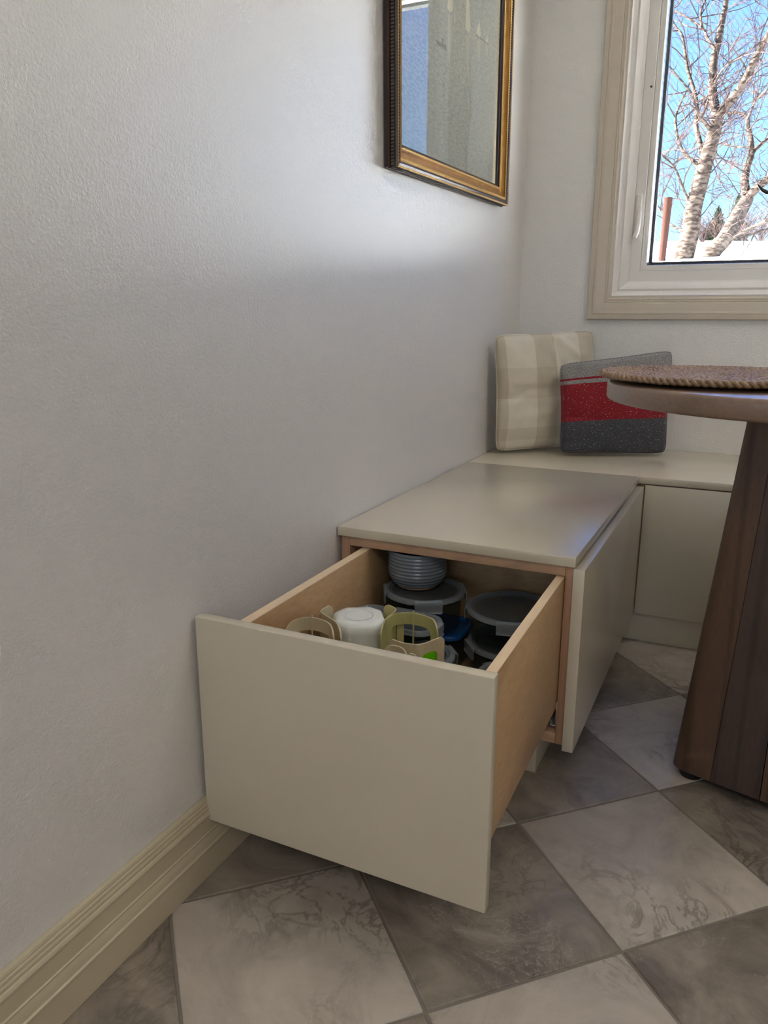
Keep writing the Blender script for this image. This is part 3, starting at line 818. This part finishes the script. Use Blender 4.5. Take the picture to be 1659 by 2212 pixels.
for sx_, sy_ in ((1, 1), (-1, 1), (-1, -1), (1, -1)):
    q = PC + pt * (0.112 * sx_) + pn * (0.112 * sy_)
    MB().lathe([(0.004, 0.0), (0.020, 0.0), (0.022, 0.003), (0.022, PB0 - 0.0005), (0.004, PB0 - 0.0005)], (q.x, q.y, 0.0003), 24).build('foot', 'black', table, smooth=40)

# braided round placemat
def placemat():
    mb = MB()
    c = Vector((0.676, -1.036, TZ)); rr = 0.0145; Rm = 0.213
    turns = int((Rm - 0.012) / rr)
    th = 0.0
    pts = [[], [], []]
    s = 0.0
    r = 0.010
    while r < Rm:
        dth = 0.0030 / max(r, 0.012)
        th += dth; s += 0.0030
        r = 0.010 + rr * th / (2 * math.pi)
        rad = Vector((math.cos(th), math.sin(th), 0))
        # the rim curls up a little off the table
        lift = 0.0072 + 0.007 * max(0, (r - 0.12) / 0.1) ** 2
        ctr = c + rad * r + Vector((0, 0, lift))
        ph = s * 2 * math.pi / 0.036
        for k in range(3):
            a = ph + k * 2 * math.pi / 3
            pts[k].append(ctr + rad * (0.0048 * math.sin(a)) + Vector((0, 0, 0.0030 * math.sin(2 * a) + random.uniform(-0.0005, 0.0005))))
    for k in range(3):
        mb.tube(pts[k], 0.0037, 5)
    return mb
random.seed(3)
tag(placemat().build('placemat', 'grass', smooth=180), 'round braided brown seagrass placemat lying on the wooden table', 'placemat')

# ------------------------------------------------------------------ drawer contents
def rounded_rect(hx, hy, r, n=6):
    pts = []
    for sx_, sy_, a0 in ((1, 1, 0), (-1, 1, 90), (-1, -1, 180), (1, -1, 270)):
        for k in range(n + 1):
            an = R(a0 + 90 * k / n)
            pts.append((sx_ * (hx - r) + r * math.cos(an), sy_ * (hy - r) + r * math.sin(an)))
    return pts
def place(poly, c, z, rot=0.0, k=1.0):
    cr, sr = math.cos(rot), math.sin(rot)
    return [(c[0] + k * (p[0] * cr - p[1] * sr), c[1] + k * (p[0] * sr + p[1] * cr), z) for p in poly]
def offset_poly(poly, d):
    n = len(poly); out = []
    for i in range(n):
        a, b = Vector(poly[i - 1]), Vector(poly[(i + 1) % n])
        t = (b - a).normalized()
        out.append((poly[i][0] + t.y * d, poly[i][1] - t.x * d))
    return out

def clip_container(name, outline, c, z0, h, rot, label, lidmat='lid', clips=4, clip_len=0.028, group=None, lidname='lid', bodymat='cglass', seal='seal'):
    """glass or plastic food box with a snap-on lid: body, lid (disc, rim, clips)"""
    t = thing(name, (c[0], c[1], z0), label, 'food container', group)
    zt = z0 + h
    o = outline
    ins = lambda d: offset_poly(o, d)
    body = MB()
    body.loft([place(ins(-0.010), c, z0, rot), place(ins(-0.006), c, z0 + 0.004, rot), place(ins(-0.0035), c, zt - 0.016, rot), place(ins(-0.0035), c, zt - 0.012, rot), place(ins(0.0), c, zt - 0.0118, rot), place(ins(0.0), c, zt - 0.0095, rot),
               place(ins(-0.0045), c, zt - 0.0095, rot), place(ins(-0.0065), c, zt - 0.02, rot), place(ins(-0.009), c, z0 + 0.006, rot), place(ins(-0.013), c, z0 + 0.004, rot)])
    body.build('bowl', bodymat, t, smooth=40)
    ld = MB()
    rim = [place(ins(-0.0125), c, zt - 0.0062, rot), place(ins(-0.006), c, zt - 0.0065, rot), place(ins(0.0015), c, zt - 0.0090, rot), place(ins(0.003), c, zt - 0.0080, rot), place(ins(0.003), c, zt - 0.002, rot), place(ins(0.0015), c, zt, rot), place(ins(-0.006), c, zt, rot),
           place(ins(-0.009), c, zt - 0.0035, rot), place(ins(-0.0125), c, zt - 0.0040, rot)]
    ld.loft(rim + [rim[0]], cap=False)
    lid = ld.build(lidname, lidmat, t, smooth=40)
    MB().loft([place(ins(-0.0126), c, zt - 0.0060, rot), place(ins(-0.0126), c, zt - 0.0042, rot)]).build('lid_panel', 'lidpanel' if lidmat == 'lid' else lidmat, lid)
    if seal:
        MB().loft([place(ins(-0.0065), c, zt - 0.0002, rot), place(ins(-0.0095), c, zt - 0.0030, rot), place(ins(-0.0125), c, zt - 0.0033, rot), place(ins(-0.0125), c, zt - 0.0028, rot), place(ins(-0.0085), c, zt - 0.0022, rot), place(ins(-0.0060), c, zt + 0.0005, rot), place(ins(-0.0065), c, zt - 0.0002, rot)], cap=False).build('seal_ring', seal, lid, smooth=40)
    # clips
    if clips:
        n = len(o)
        hx_ = max(p[0] for p in o); hy_ = max(p[1] for p in o)
        cr, sr = math.cos(rot), math.sin(rot)
        for k in range(clips):
            an = k * 2 * math.pi / clips
            nx, ny = math.cos(an), math.sin(an)
            rad = hx_ if abs(nx) > 0.7 else hy_
            w = clip_len
            pr_ = [(0.0032, zt - 0.001), (0.0062, zt - 0.003), (0.0066, zt - 0.012), (0.0052, zt - 0.021), (0.0072, zt - 0.0245), (0.0088, zt - 0.0235), (0.0070, zt - 0.019), (0.0084, zt - 0.011), (0.0082, zt - 0.001), (0.0050, zt + 0.0012), (0.001, zt + 0.0012), (0.001, zt - 0.001)]
            mb = MB()
            rings = []
            for e_, kk in ((-1, 0), (-0.92, 1), (0.92, 1), (1, 0)):
                rg = []
                for (dd, zz) in pr_:
                    if kk == 0 and zz < zt - 0.02: zz = zz + 0.003
                    lx = (rad + dd) * nx - ny * e_ * w / 2; ly = (rad + dd) * ny + nx * e_ * w / 2
                    # follow a round outline
                    if abs(hx_ - hy_) < 1e-4 and n > 40:
                        q = math.atan2(e_ * w / 2, rad)
                        lx = (rad + dd) * math.cos(an + q); ly = (rad + dd) * math.sin(an + q)
                    rg.append((c[0] + lx * cr - ly * sr, c[1] + lx * sr + ly * cr, zz))
                rings.append(rg)
            mb.loft(rings).build('clip', lidmat, lid, smooth=35)
    return t
def circle(r, n=56):
    return [(r * math.cos(2 * math.pi * k / n), r * math.sin(2 * math.pi * k / n)) for k in range(n)]

# left stack at the back: blue lidded box, round glass dish, ribbed crock
LC = (0.172, -1.208)
clip_container('storage_box', rounded_rect(0.082, 0.056, 0.025), (0.174, -1.188), DZ + 0.0002, 0.082, 0.0, 'storage box with a deep blue lid under the round glass dish', lidmat='blue', clips=0, bodymat='cglass', seal=None)
zc = DZ + 0.0830
clip_container('glass_dish', circle(0.0785), LC, zc, 0.3495 - zc, R(28), 'round glass dish with clear snap lid under the ribbed grey crock', clip_len=0.052)
KC = (0.150, -1.195, 0.3505)
crock = thing('stoneware_crock', KC, 'grey glazed stoneware crock with horizontal ribs on a clear lid', 'crock')
pr_ = []
for k in range(56):
    z = 0.004 + k * 0.0013
    env = 0.0425 + 0.0165 * min(1, (z - 0.004) / 0.022) ** 0.6
    pr_.append((env + 0.0009 * math.sin(2 * math.pi * z / 0.0072), z))
pr_ += [(0.0565, 0.077), (0.0545, 0.077), (0.0540, 0.02), (0.040, 0.006), (0.002, 0.006)]
MB().lathe([(0.002, 0.0045)] + pr_, KC, 64).build('wall', 'stone', crock, smooth=60)
MB().lathe([(0.002, 0.0), (0.0395, 0.0), (0.0415, 0.0012), (0.0425, 0.0042), (0.002, 0.0042)], KC, 48).build('foot_ring', 'clay', crock, smooth=40)

# right stack: two round glass dishes
clip_container('glass_dish', circle(0.081), (0.3500, -1.196), DZ + 0.0002, 0.078, R(38), 'round glass dish with clear snap lid carrying another dish on top', clip_len=0.05)
clip_container('glass_dish', circle(0.087), (0.3480, -1.182), DZ + 0.0796, 0.0640, R(14), 'round glass dish with clear snap lid on top of its twin by the drawer side', clip_len=0.05)

# middle: low round box carrying a flat long box
clip_container('food_box', circle(0.049), (0.237, -1.350), DZ + 0.0002, 0.093, R(40), 'small round food box with cloudy snap lid beside the lime bowl', clip_len=0.036)
clip_container('food_box', rounded_rect(0.044, 0.036, 0.015), (0.132, -1.352), DZ + 0.0002, 0.093, 0.0, 'small square food box under the long clear lidded box', clips=0)
clip_container('food_box', rounded_rect(0.084, 0.044, 0.026), (0.172, -1.354), DZ + 0.0948, 0.057, 0.0, 'long clear food box with rounded cloudy lid behind the white tubs', clip_len=0.034)
clip_container('food_box', circle(0.047), (0.3920, -1.370), DZ + 0.0002, 0.092, R(45), 'small round food box with cloudy lid beside the right drawer side', clip_len=0.03)

# stack of upturned milky tubs
def tub(c, ztop, rot, label):
    t = thing('plastic_tub', (c[0], c[1], ztop - 0.068), label, 'tub', 'milky white tubs nested upside down')
    def octo(h, r):        # square with clipped, waisted corners
        h = h * 1.08
        pts = []
        for q in range(4):
            for (a, b) in ((h, -h * 0.46), (h * 0.965, 0), (h, h * 0.46), (h * 0.90, h * 0.60), (h * 0.60, h * 0.90)):
                an = q * math.pi / 2
                pts.append((a * math.cos(an) - b * math.sin(an), a * math.sin(an) + b * math.cos(an)))
        return pts
    rings = [place(octo(0.0465, 0), c, ztop - 0.068, rot), place(octo(0.0468, 0), c, ztop - 0.064, rot), place(octo(0.0447, 0), c, ztop - 0.0635, rot), place(octo(0.0425, 0), c, ztop - 0.020, rot), place(octo(0.0430, 0), c, ztop - 0.018, rot), place(octo(0.0415, 0), c, ztop - 0.006, rot), place(octo(0.0375, 0), c, ztop - 0.0006, rot), place(octo(0.030, 0), c, ztop, rot)]
    rings += [place(octo(0.028, 0), c, ztop - 0.0015, rot)]
    rings += [place(octo(0.0360, 0), c, ztop - 0.004, rot), place(octo(0.0400, 0), c, ztop - 0.010, rot), place(octo(0.0415, 0), c, ztop - 0.020, rot), place(octo(0.0435, 0), c, ztop - 0.064, rot), place(octo(0.0450, 0), c, ztop - 0.068, rot)]
    MB().loft(rings[:8]).build('wall', 'milk', t, smooth=50)
    MB().lathe([(0.0255, 0.0002), (0.0262, 0.0010), (0.0245, 0.0010), (0.0235, 0.0002)], (c[0], c[1], ztop), 40, True).build('base_ring', 'milk', t, smooth=50)
    return t
# upturned tubs stand one on the other
WC = (0.1480, -1.4500)
tub(WC, 0.3740, R(33), 'topmost milky white square tub turned upside down in its stack')
tub(WC, 0.3740 - 0.0695, R(33), 'milky white square tub second from the top of its stack')
# a low upturned cover fills the rest of the stack
lowz = 0.3740 - 2 * 0.0695
lw = MB().loft([place(rounded_rect(0.0465, 0.0465, 0.014), WC, DZ + 0.0003, R(28)), place(rounded_rect(0.0440, 0.0440, 0.014), WC, lowz, R(28))]).build('plastic_tub', 'milk', smooth=40)
tag(lw, 'lowest milky white square tub of the stack', 'tub', 'milky white tubs nested upside down')

# beige curved plate dividers
def divider_plate(plan, z0, z1, corner, name, mat, parent, window=None, sag=0.0, th=0.0026, arch=0.0):
    """upright plate that follows a plan curve; window=(u0,u1,v0,v1) cut-out with round corners; corners rounded"""
    P = [Vector(p) for p in plan]
    # Catmull-Rom through the plan points
    def cat(t):
        k = min(int(t), len(P) - 2); f = t - k
        p0, p1, p2, p3 = P[max(k - 1, 0)], P[k], P[k + 1], P[min(k + 2, len(P) - 1)]
        return 0.5 * ((2 * p1) + (-p0 + p2) * f + (2 * p0 - 5 * p1 + 4 * p2 - p3) * f * f + (-p0 + 3 * p1 - 3 * p2 + p3) * f ** 3)
    fine = [cat((len(P) - 1) * i / 200 * 0.99999) for i in range(201)]
    acc = [0]
    for i in range(200): acc.append(acc[-1] + (fine[i + 1] - fine[i]).length)
    L = acc[-1]
    def at(s):
        s = max(0, min(L, s)); 
        for i in range(200):
            if acc[i + 1] >= s:
                f = (s - acc[i]) / max(1e-9, acc[i + 1] - acc[i])
                return fine[i].lerp(fine[i + 1], f), (fine[i + 1] - fine[i]).normalized()
        return fine[-1], (fine[-1] - fine[-2]).normalized()
    S = sorted(set([L * i / 28 for i in range(29)] + [corner * (1 - math.cos(R(a))) for a in range(0, 91, 10)] + [L - corner * (1 - math.cos(R(a))) for a in range(0, 91, 10)]
                   + ([window[0] * L, window[1] * L] + [window[0] * L + 0.012 * (1 - math.cos(R(a))) for a in range(0, 91, 18)] + [window[1] * L - 0.012 * (1 - math.cos(R(a))) for a in range(0, 91, 18)] if window else [])))
    def top(s):
        e = min(s, L - s)
        z = z1 + arch * (4 * (s / L) * (1 - s / L) - 1) - sag * 4 * (s / L) * (1 - s / L)
        if e < corner: z -= corner - math.sqrt(max(0, corner ** 2 - (corner - e) ** 2))
        return z
    H = z1 - z0
    def hole(s):
        a, b = window[0] * L, window[1] * L
        if s < a - 1e-9 or s > b + 1e-9: return None
        e = min(s - a, b - s); rc = 0.012
        dz = 0 if e >= rc else rc - math.sqrt(max(0, rc * rc - (rc - e) ** 2))
        return z0 + window[2] * H, top(s) - (1 - window[3]) * H - dz
    mb = MB()
    cols = []
    for s in S:
        p, d = at(s); nrm = Vector((-d.y, d.x)) * th / 2
        cols.append((p, nrm, top(s), hole(s) if window else None))
    def cell(c0, c1, a0, a1, b0, b1):       # a: z range at c0, b: z range at c1
        q = []
        for sg in (1, -1):
            q += [(c0[0].x + sg * c0[1].x, c0[0].y + sg * c0[1].y, a0), (c1[0].x + sg * c1[1].x, c1[0].y + sg * c1[1].y, b0), (c1[0].x + sg * c1[1].x, c1[0].y + sg * c1[1].y, b1), (c0[0].x + sg * c0[1].x, c0[0].y + sg * c0[1].y, a1)]
        mb.add(q, [(0, 1, 2, 3), (7, 6, 5, 4), (0, 4, 5, 1), (3, 2, 6, 7), (0, 3, 7, 4), (1, 5, 6, 2)])
    for c0, c1 in zip(cols, cols[1:]):
        if c0[3] and c1[3]:
            cell(c0, c1, z0, c0[3][0], z0, c1[3][0])
            cell(c0, c1, c0[3][1], c0[2], c1[3][1], c1[2])
        else:
            cell(c0, c1, z0, c0[2], z0, c1[2])
    bm = bmesh.new()
    return mb.build(name, mat, parent, smooth=35)
def on_y(px, py, y):
    p = pix(px, py, 1, y); return p
DZ0 = DZ + 0.0003
org = []
def divider(mat, base, plates, rib, label):
    t = thing('lid_divider', (base[0], base[1], DZ0), label, 'divider')
    for kw in plates:
        divider_plate(z0=DZ0, parent=t, name='plate', mat=mat, **kw)
    if rib:
        (rx, ry, rz) = rib
        MB().box(rx - 0.0012, rx + 0.0012, ry - 0.0012, ry + 0.0012, DZ0, rz).build('rib', mat, t, bevel=0.0004)
    return t
# left divider: arch plate with a window, curved wing behind it
divider('beige', (0.115, -1.54),
        [dict(plan=[(0.0800, -1.586), (0.0900, -1.558), (0.1120, -1.547), (0.1430, -1.550), (0.1640, -1.568)], z1=0.3990, corner=0.020, window=(0.22, 0.84, 0.10, 0.895), arch=0.009),
         dict(plan=[(0.1725, -1.560), (0.1420, -1.522), (0.1030, -1.4985), (0.0925, -1.483), (0.0960, -1.451)], z1=0.3870, corner=0.014),
         dict(plan=[(0.0800, -1.470), (0.0915, -1.483)], z1=0.3740, corner=0.006)],
        (0.1110, -1.5480, 0.4035), 'beige plastic divider with arched window plate next to the left drawer side')
# right divider: olive arch plate with a window, curved wing at its left
divider('olive', (0.250, -1.435),
        [dict(plan=[(0.2085, -1.480), (0.2130, -1.446), (0.2360, -1.431), (0.2745, -1.430), (0.2940, -1.444)], z1=0.3875, corner=0.020, window=(0.20, 0.82, 0.10, 0.895), arch=0.008),
         dict(plan=[(0.2230, -1.517), (0.2095, -1.472), (0.2085, -1.438), (0.2030, -1.418), (0.1740, -1.4030)], z1=0.3850, corner=0.014),
         dict(plan=[(0.2100, -1.427), (0.2190, -1.417)], z1=0.3780, corner=0.005)],
        (0.2440, -1.4320, 0.3930), 'olive plastic divider with arched window plate behind the front divider')
# front divider
divider('beige', (0.28, -1.52),
        [dict(plan=[(0.2430, -1.5265), (0.2670, -1.5290), (0.2930, -1.5205), (0.3070, -1.4990), (0.3190, -1.4800)], z1=0.3800, corner=0.010, window=(0.52, 0.87, 0.10, 0.905), sag=0.004),
         dict(plan=[(0.2420, -1.5460), (0.2620, -1.5400), (0.2845, -1.5500)], z1=0.3750, corner=0.014),
         dict(plan=[(0.2860, -1.5510), (0.3000, -1.5490)], z1=0.3720, corner=0.007)],
        (0.2900, -1.5230, 0.3760), 'beige plastic divider standing in front of the lime bowl')
# lime bowl
bowl = MB().lathe([(0.002, 0.0), (0.022, 0.0), (0.026, 0.003), (0.030, 0.040), (0.0345, 0.100), (0.0368, 0.141), (0.0353, 0.141), (0.0330, 0.100), (0.0285, 0.040), (0.022, 0.005), (0.002, 0.005)], (0.2740, -1.4730, DZ0), 48).build('plastic_bowl', 'green', smooth=50)
tag(bowl, 'bright lime green plastic bowl behind the front divider', 'bowl')

# ------------------------------------------------------------------ ornament in front of the window
orn = thing('hanging_ornament', (0.745, -0.035, 1.16), 'dark curled iron ornament tip hanging in front of the window glass', 'ornament')
oy = -0.035
tip = [pix(a, b, 1, oy) for a, b in ((1636, 396), (1640, 403), (1647, 411), (1656, 415.5), (1668, 414), (1678, 402), (1680, 385), (1672, 372), (1662, 374))]
MB().tube(tip, [0.0006, 0.0028, 0.0048, 0.0056, 0.0060, 0.0060, 0.0056, 0.0045, 0.003], 10).build('scroll', 'hook', orn, smooth=180)
MB().tube([tip[6] + Vector((0, 0, 0.0)), (tip[6].x, oy, 1.6), (tip[6].x, oy, WZ1 + 0.03)], 0.0012, 6).build('cord', 'hook', orn)
MB().tube([(tip[6].x, oy, WZ1 + 0.03), (tip[6].x, oy + 0.010, WZ1 + 0.036), (tip[6].x, -0.014, WZ1 + 0.034)], 0.002, 6).build('nail', 'hook', orn)

# ------------------------------------------------------------------ outdoors
def snow_h(x, y):
    ks = [(0.2, 0.55), (2.5, 0.98), (5.0, 1.37), (6.0, 1.45), (7.5, 1.56), (12, 1.98), (18, 2.58), (22, 2.93), (26, 3.05), (34, 2.6), (60, 2.2)]
    for (a, za), (b, zb) in zip(ks, ks[1:]):
        if y <= b:
            f = (y - a) / (b - a); z = za + (zb - za) * f; break
    else: z = ks[-1][1]
    return z + 0.05 * noise.noise(Vector((x * 0.5, y * 0.4, 2.0))) * min(1, y / 9) - (0.03 * (x - 0) if y > 12 else 0)
mb = MB()
nx_, ny_ = 60, 90
for j in range(ny_ + 1):
    y = 0.2 + 59.8 * (j / ny_) ** 1.8
    for i in range(nx_ + 1):
        x = -24 + 48 * i / nx_
        mb.v.append((x, y, snow_h(x, y)))
for j in range(ny_):
    for i in range(nx_):
        a = j * (nx_ + 1) + i
        mb.f.append((a, a + 1, a + nx_ + 2, a + nx_ + 1))
g = mb.build('snow_ground', 'snow', smooth=180)
structure(g, 'snow covered ground outside the window')

random.seed(11)
def zpt(u, v, Y):       # enlarged-view position -> point at depth Y
    return pix(1240 + u * 0.31647, v * 0.31647, 1, Y)
def smooth_line(pts, k=4):
    out = []
    for i in range(len(pts) - 1):
        p0, p1, p2, p3 = pts[max(i - 1, 0)], pts[i], pts[i + 1], pts[min(i + 2, len(pts) - 1)]
        for a in range(k):
            f = a / k
            out.append(0.5 * ((2 * p1) + (-p0 + p2) * f + (2 * p0 - 5 * p1 + 4 * p2 - p3) * f * f + (-p0 + 3 * p1 - 3 * p2 + p3) * f ** 3))
    out.append(pts[-1])
    return out
def tree(name, label, Y, limbs, ntw, sc):
    base = zpt(*limbs[0][0][0], Y)
    base.z = snow_h(base.x, Y) - 0.03
    t = thing(name, base, label, 'tree')
    segs = []
    for k, (pts, r0, r1, dy) in enumerate(limbs):
        P = [zpt(u, v, Y + dy * i / max(1, len(pts) - 1)) for i, (u, v) in enumerate(pts)]
        if k == 0: P[0].z = min(P[0].z, base.z)
        P = smooth_line(P)
        rr = [sc * (r0 + (r1 - r0) * i / (len(P) - 1)) for i in range(len(P))]
        MB().tube(P, rr, 8).build('trunk' if k == 0 else 'bough', 'bark', t, smooth=180)
        segs.append((P, rr))
    tw = MB()
    def grow(p, d, L, r, depth):
        n = 5
        pts = [p.copy()]
        q = p.copy()
        for i in range(n):
            d = (d + Vector((random.gauss(0, .22), random.gauss(0, .22), random.gauss(0.05, .2)))).normalized()
            q = q + d * L / n
            pts.append(q.copy())
        tw.tube(pts, [r * (1 - 0.75 * i / n) for i in range(n + 1)], 4, False)
        if depth > 0:
            for _ in range(random.randint(2, 4)):
                i = random.randint(1, n)
                dd = (d + Vector((random.gauss(0, .8), random.gauss(0, .8), random.gauss(.15, .6)))).normalized()
                grow(pts[i], dd, L * random.uniform(.4, .7), r * 0.62, depth - 1)
    for _ in range(ntw):
        P, rr = random.choice(segs[1:]) if random.random() < 0.85 else segs[0]
        i = random.randint(len(P) // 4, len(P) - 1)
        ax = (P[min(i + 1, len(P) - 1)] - P[max(i - 1, 0)]).normalized()
        dd = (Vector((random.gauss(0, 1), random.gauss(0, 1), random.gauss(.25, .7))).normalized() + ax * 0.5).normalized()
        grow(P[i], dd, random.uniform(.35, .95), 0.0075, 2)
    ob = tw.build('twigs', 'twig', t); ob['kind'] = 'stuff'
    return t
T1 = [([(742, 1775), (775, 1660), (800, 1545), (815, 1420), (860, 1250), (890, 1140), (930, 1000), (958, 900), (975, 810)], 0.105, 0.062, 0.0),
      ([(972, 815), (955, 700), (945, 600), (955, 400), (975, 330), (1000, 200), (1030, 60), (1045, -60), (1060, -260)], 0.052, 0.020, 0.3),
      ([(975, 815), (1060, 700), (1150, 580), (1220, 440), (1290, 300), (1330, 230), (1420, 40), (1500, -160)], 0.050, 0.018, -0.4),
      ([(893, 1120), (862, 990), (832, 860), (838, 760), (826, 640), (775, 470), (740, 250), (690, 180), (640, 60)], 0.032, 0.008, 0.5),
      ([(948, 905), (885, 830), (850, 780), (800, 640), (740, 560), (640, 440)], 0.024, 0.006, -0.5),
      ([(830, 840), (885, 770), (930, 640), (945, 600)], 0.018, 0.010, 0.1),
      ([(872, 1140), (785, 1080), (722, 990), (692, 830), (712, 740), (790, 560), (800, 420)], 0.022, 0.006, 0.4),
      ([(795, 1400), (742, 1280), (690, 1150), (612, 1070), (520, 980)], 0.016, 0.005, -0.3),
      ([(770, 1590), (645, 1520), (590, 1440), (540, 1340)], 0.014, 0.004, 0.3),
      ([(967, 345), (910, 260), (870, 185), (700, 80), (600, 40)], 0.018, 0.006, 0.4),
      ([(872, 190), (865, 80), (905, -20), (930, -160)], 0.013, 0.006, 0.2),
      ([(945, 600), (1010, 480), (1110, 400), (1230, 320), (1330, 250)], 0.013, 0.004, -0.3)]
tree('birch_tree', 'bare birch tree with a tall forked white trunk beside the post', 6.0, T1, 80, 0.9)
T2 = [([(915, 1760), (960, 1700), (1025, 1635), (1100, 1500), (1165, 1390), (1185, 1345)], 0.105, 0.065, 0.0),
      ([(1182, 1350), (1165, 1250), (1178, 1150), (1210, 1050), (1205, 950), (1190, 870), (1178, 800), (1120, 770), (1050, 780)], 0.050, 0.010, 0.4),
      ([(1185, 1350), (1250, 1280), (1330, 1215), (1440, 1110), (1560, 980)], 0.050, 0.030, -0.3),
      ([(1213, 1045), (1270, 990), (1330, 940), (1440, 840)], 0.024, 0.010, 0.3),
      ([(1190, 870), (1185, 820), (1235, 700), (1290, 640), (1340, 580), (1400, 420)], 0.018, 0.006, -0.4),
      ([(1022, 1650), (1180, 1570), (1330, 1500), (1480, 1430)], 0.026, 0.012, -0.4),
      ([(1050, 1640), (1200, 1600), (1330, 1560), (1480, 1500)], 0.022, 0.010, 0.5),
      ([(1208, 1010), (1100, 1000), (990, 975), (930, 970)], 0.011, 0.004, 0.3),
      ([(1170, 1180), (1090, 1130), (1000, 1080)], 0.009, 0.003, -0.2)]
tree('birch_tree', 'leaning bare birch tree with low white boughs before the spruces', 7.5, T2, 65, 1.0)
# weathered post
b = pix(1429.5, 562, 1, 5.0); tp = pix(1444, 427, 1, 5.0)
b.z = snow_h(b.x, 5.0) - 0.05
MB().tube([b, b.lerp(tp, 0.5), tp], [0.030, 0.032, 0.036], 8).build('post', 'pole', smooth=50)
tag(bpy.data.objects['post'], 'weathered reddish wooden post leaning in the snow', 'post')
# spruces
def spruce(px, py_top, Y, rad, label):
    tp = pix(px, py_top, 1, Y)
    z0 = snow_h(tp.x, Y)
    t = thing('spruce_tree', (tp.x, Y, z0), label, 'tree')
    h = tp.z - z0
    MB().tube([(tp.x, Y, z0 - 0.05), (tp.x, Y, z0 + h * 0.97)], [0.10, 0.01], 8).build('trunk', 'pole', t)
    mb = MB()
    for k in range(26):
        f = k / 26
        z = z0 + h * (0.03 + 0.95 * f)
        rr = rad * (1 - f) ** 0.85 * random.uniform(.8, 1.1) + 0.05
        for q in range(11):
            an = 2 * math.pi * (q + random.random()) / 11
            d = Vector((math.cos(an), math.sin(an), 0)); s_ = Vector((-d.y, d.x, 0))
            L = rr * random.uniform(.65, 1.1)
            c = Vector((tp.x, Y, z))
            w = 0.22 * rr + 0.05
            mb.add([c + Vector((0, 0, .12)), c + d * L * .5 + s_ * w + Vector((0, 0, -.05)), c + d * L + Vector((0, 0, -.18 * rr + 0.05)), c + d * L * .5 - s_ * w + Vector((0, 0, -.05)), c + d * L * .5 + Vector((0, 0, -.16))],
                   [(0, 1, 4), (1, 2, 4), (2, 3, 4), (3, 0, 4), (0, 3, 2, 1)])
    mb.add([(tp.x - .06, Y, z0 + h * .93), (tp.x + .06, Y, z0 + h * .93), (tp.x, Y + .06, z0 + h * .93), (tp.x, Y, z0 + h)], [(0, 1, 3), (1, 2, 3), (2, 0, 3), (0, 2, 1)])
    ob = mb.build('needles', 'spruce', t); ob['kind'] = 'stuff'
spruce(1553, 447, 24, 0.42, 'short broad spruce tree on the snowy rise')
spruce(1597, 418, 26, 0.52, 'tall pointed spruce tree behind the leaning birch')
# bare shrubs along the rise
shrub_labels = ('leafless pinkish shrub just behind the tall birch trunk', 'low leafless shrub between the tall birch and the short spruce', 'leafless twiggy shrub in front of the short broad spruce',
                'leafless shrub between the two spruces', 'leafless shrub in front of the tall pointed spruce', 'leafless shrub beyond the low boughs of the leaning birch')
for k, lab in enumerate(shrub_labels):
    px = (1488, 1518, 1549, 1578, 1606, 1642)[k]
    Y = (18.0, 20.8, 18.6, 21.4, 19.2, 20.4)[k]
    b = pix(px, 522, 1, Y); b.z = snow_h(b.x, Y) - 0.05
    mb = MB()
    for q in range(26):
        d = Vector((random.gauss(0, .30), random.gauss(0, .25), random.uniform(.7, 1.2))).normalized()
        L = random.uniform(.3, .85)
        p1 = b + d * L * .5 + Vector((random.gauss(0, .04), 0, 0)); p2 = b + d * L + Vector((random.gauss(0, .1), 0, 0))
        mb.tube([b, p1, p2], [0.014, 0.010, 0.004], 4, False)
        for w in range(3):
            pp = b.lerp(p2, random.uniform(.4, .9))
            mb.tube([pp, pp + Vector((random.gauss(0, .14), random.gauss(0, .1), random.uniform(.05, .22)))], [0.007, 0.003], 3, False)
    ob = mb.build('bare_shrub', 'brush')
    tag(ob, lab, 'shrub', 'bare shrubs on the snowy rise')
bpy.context.view_layer.update()
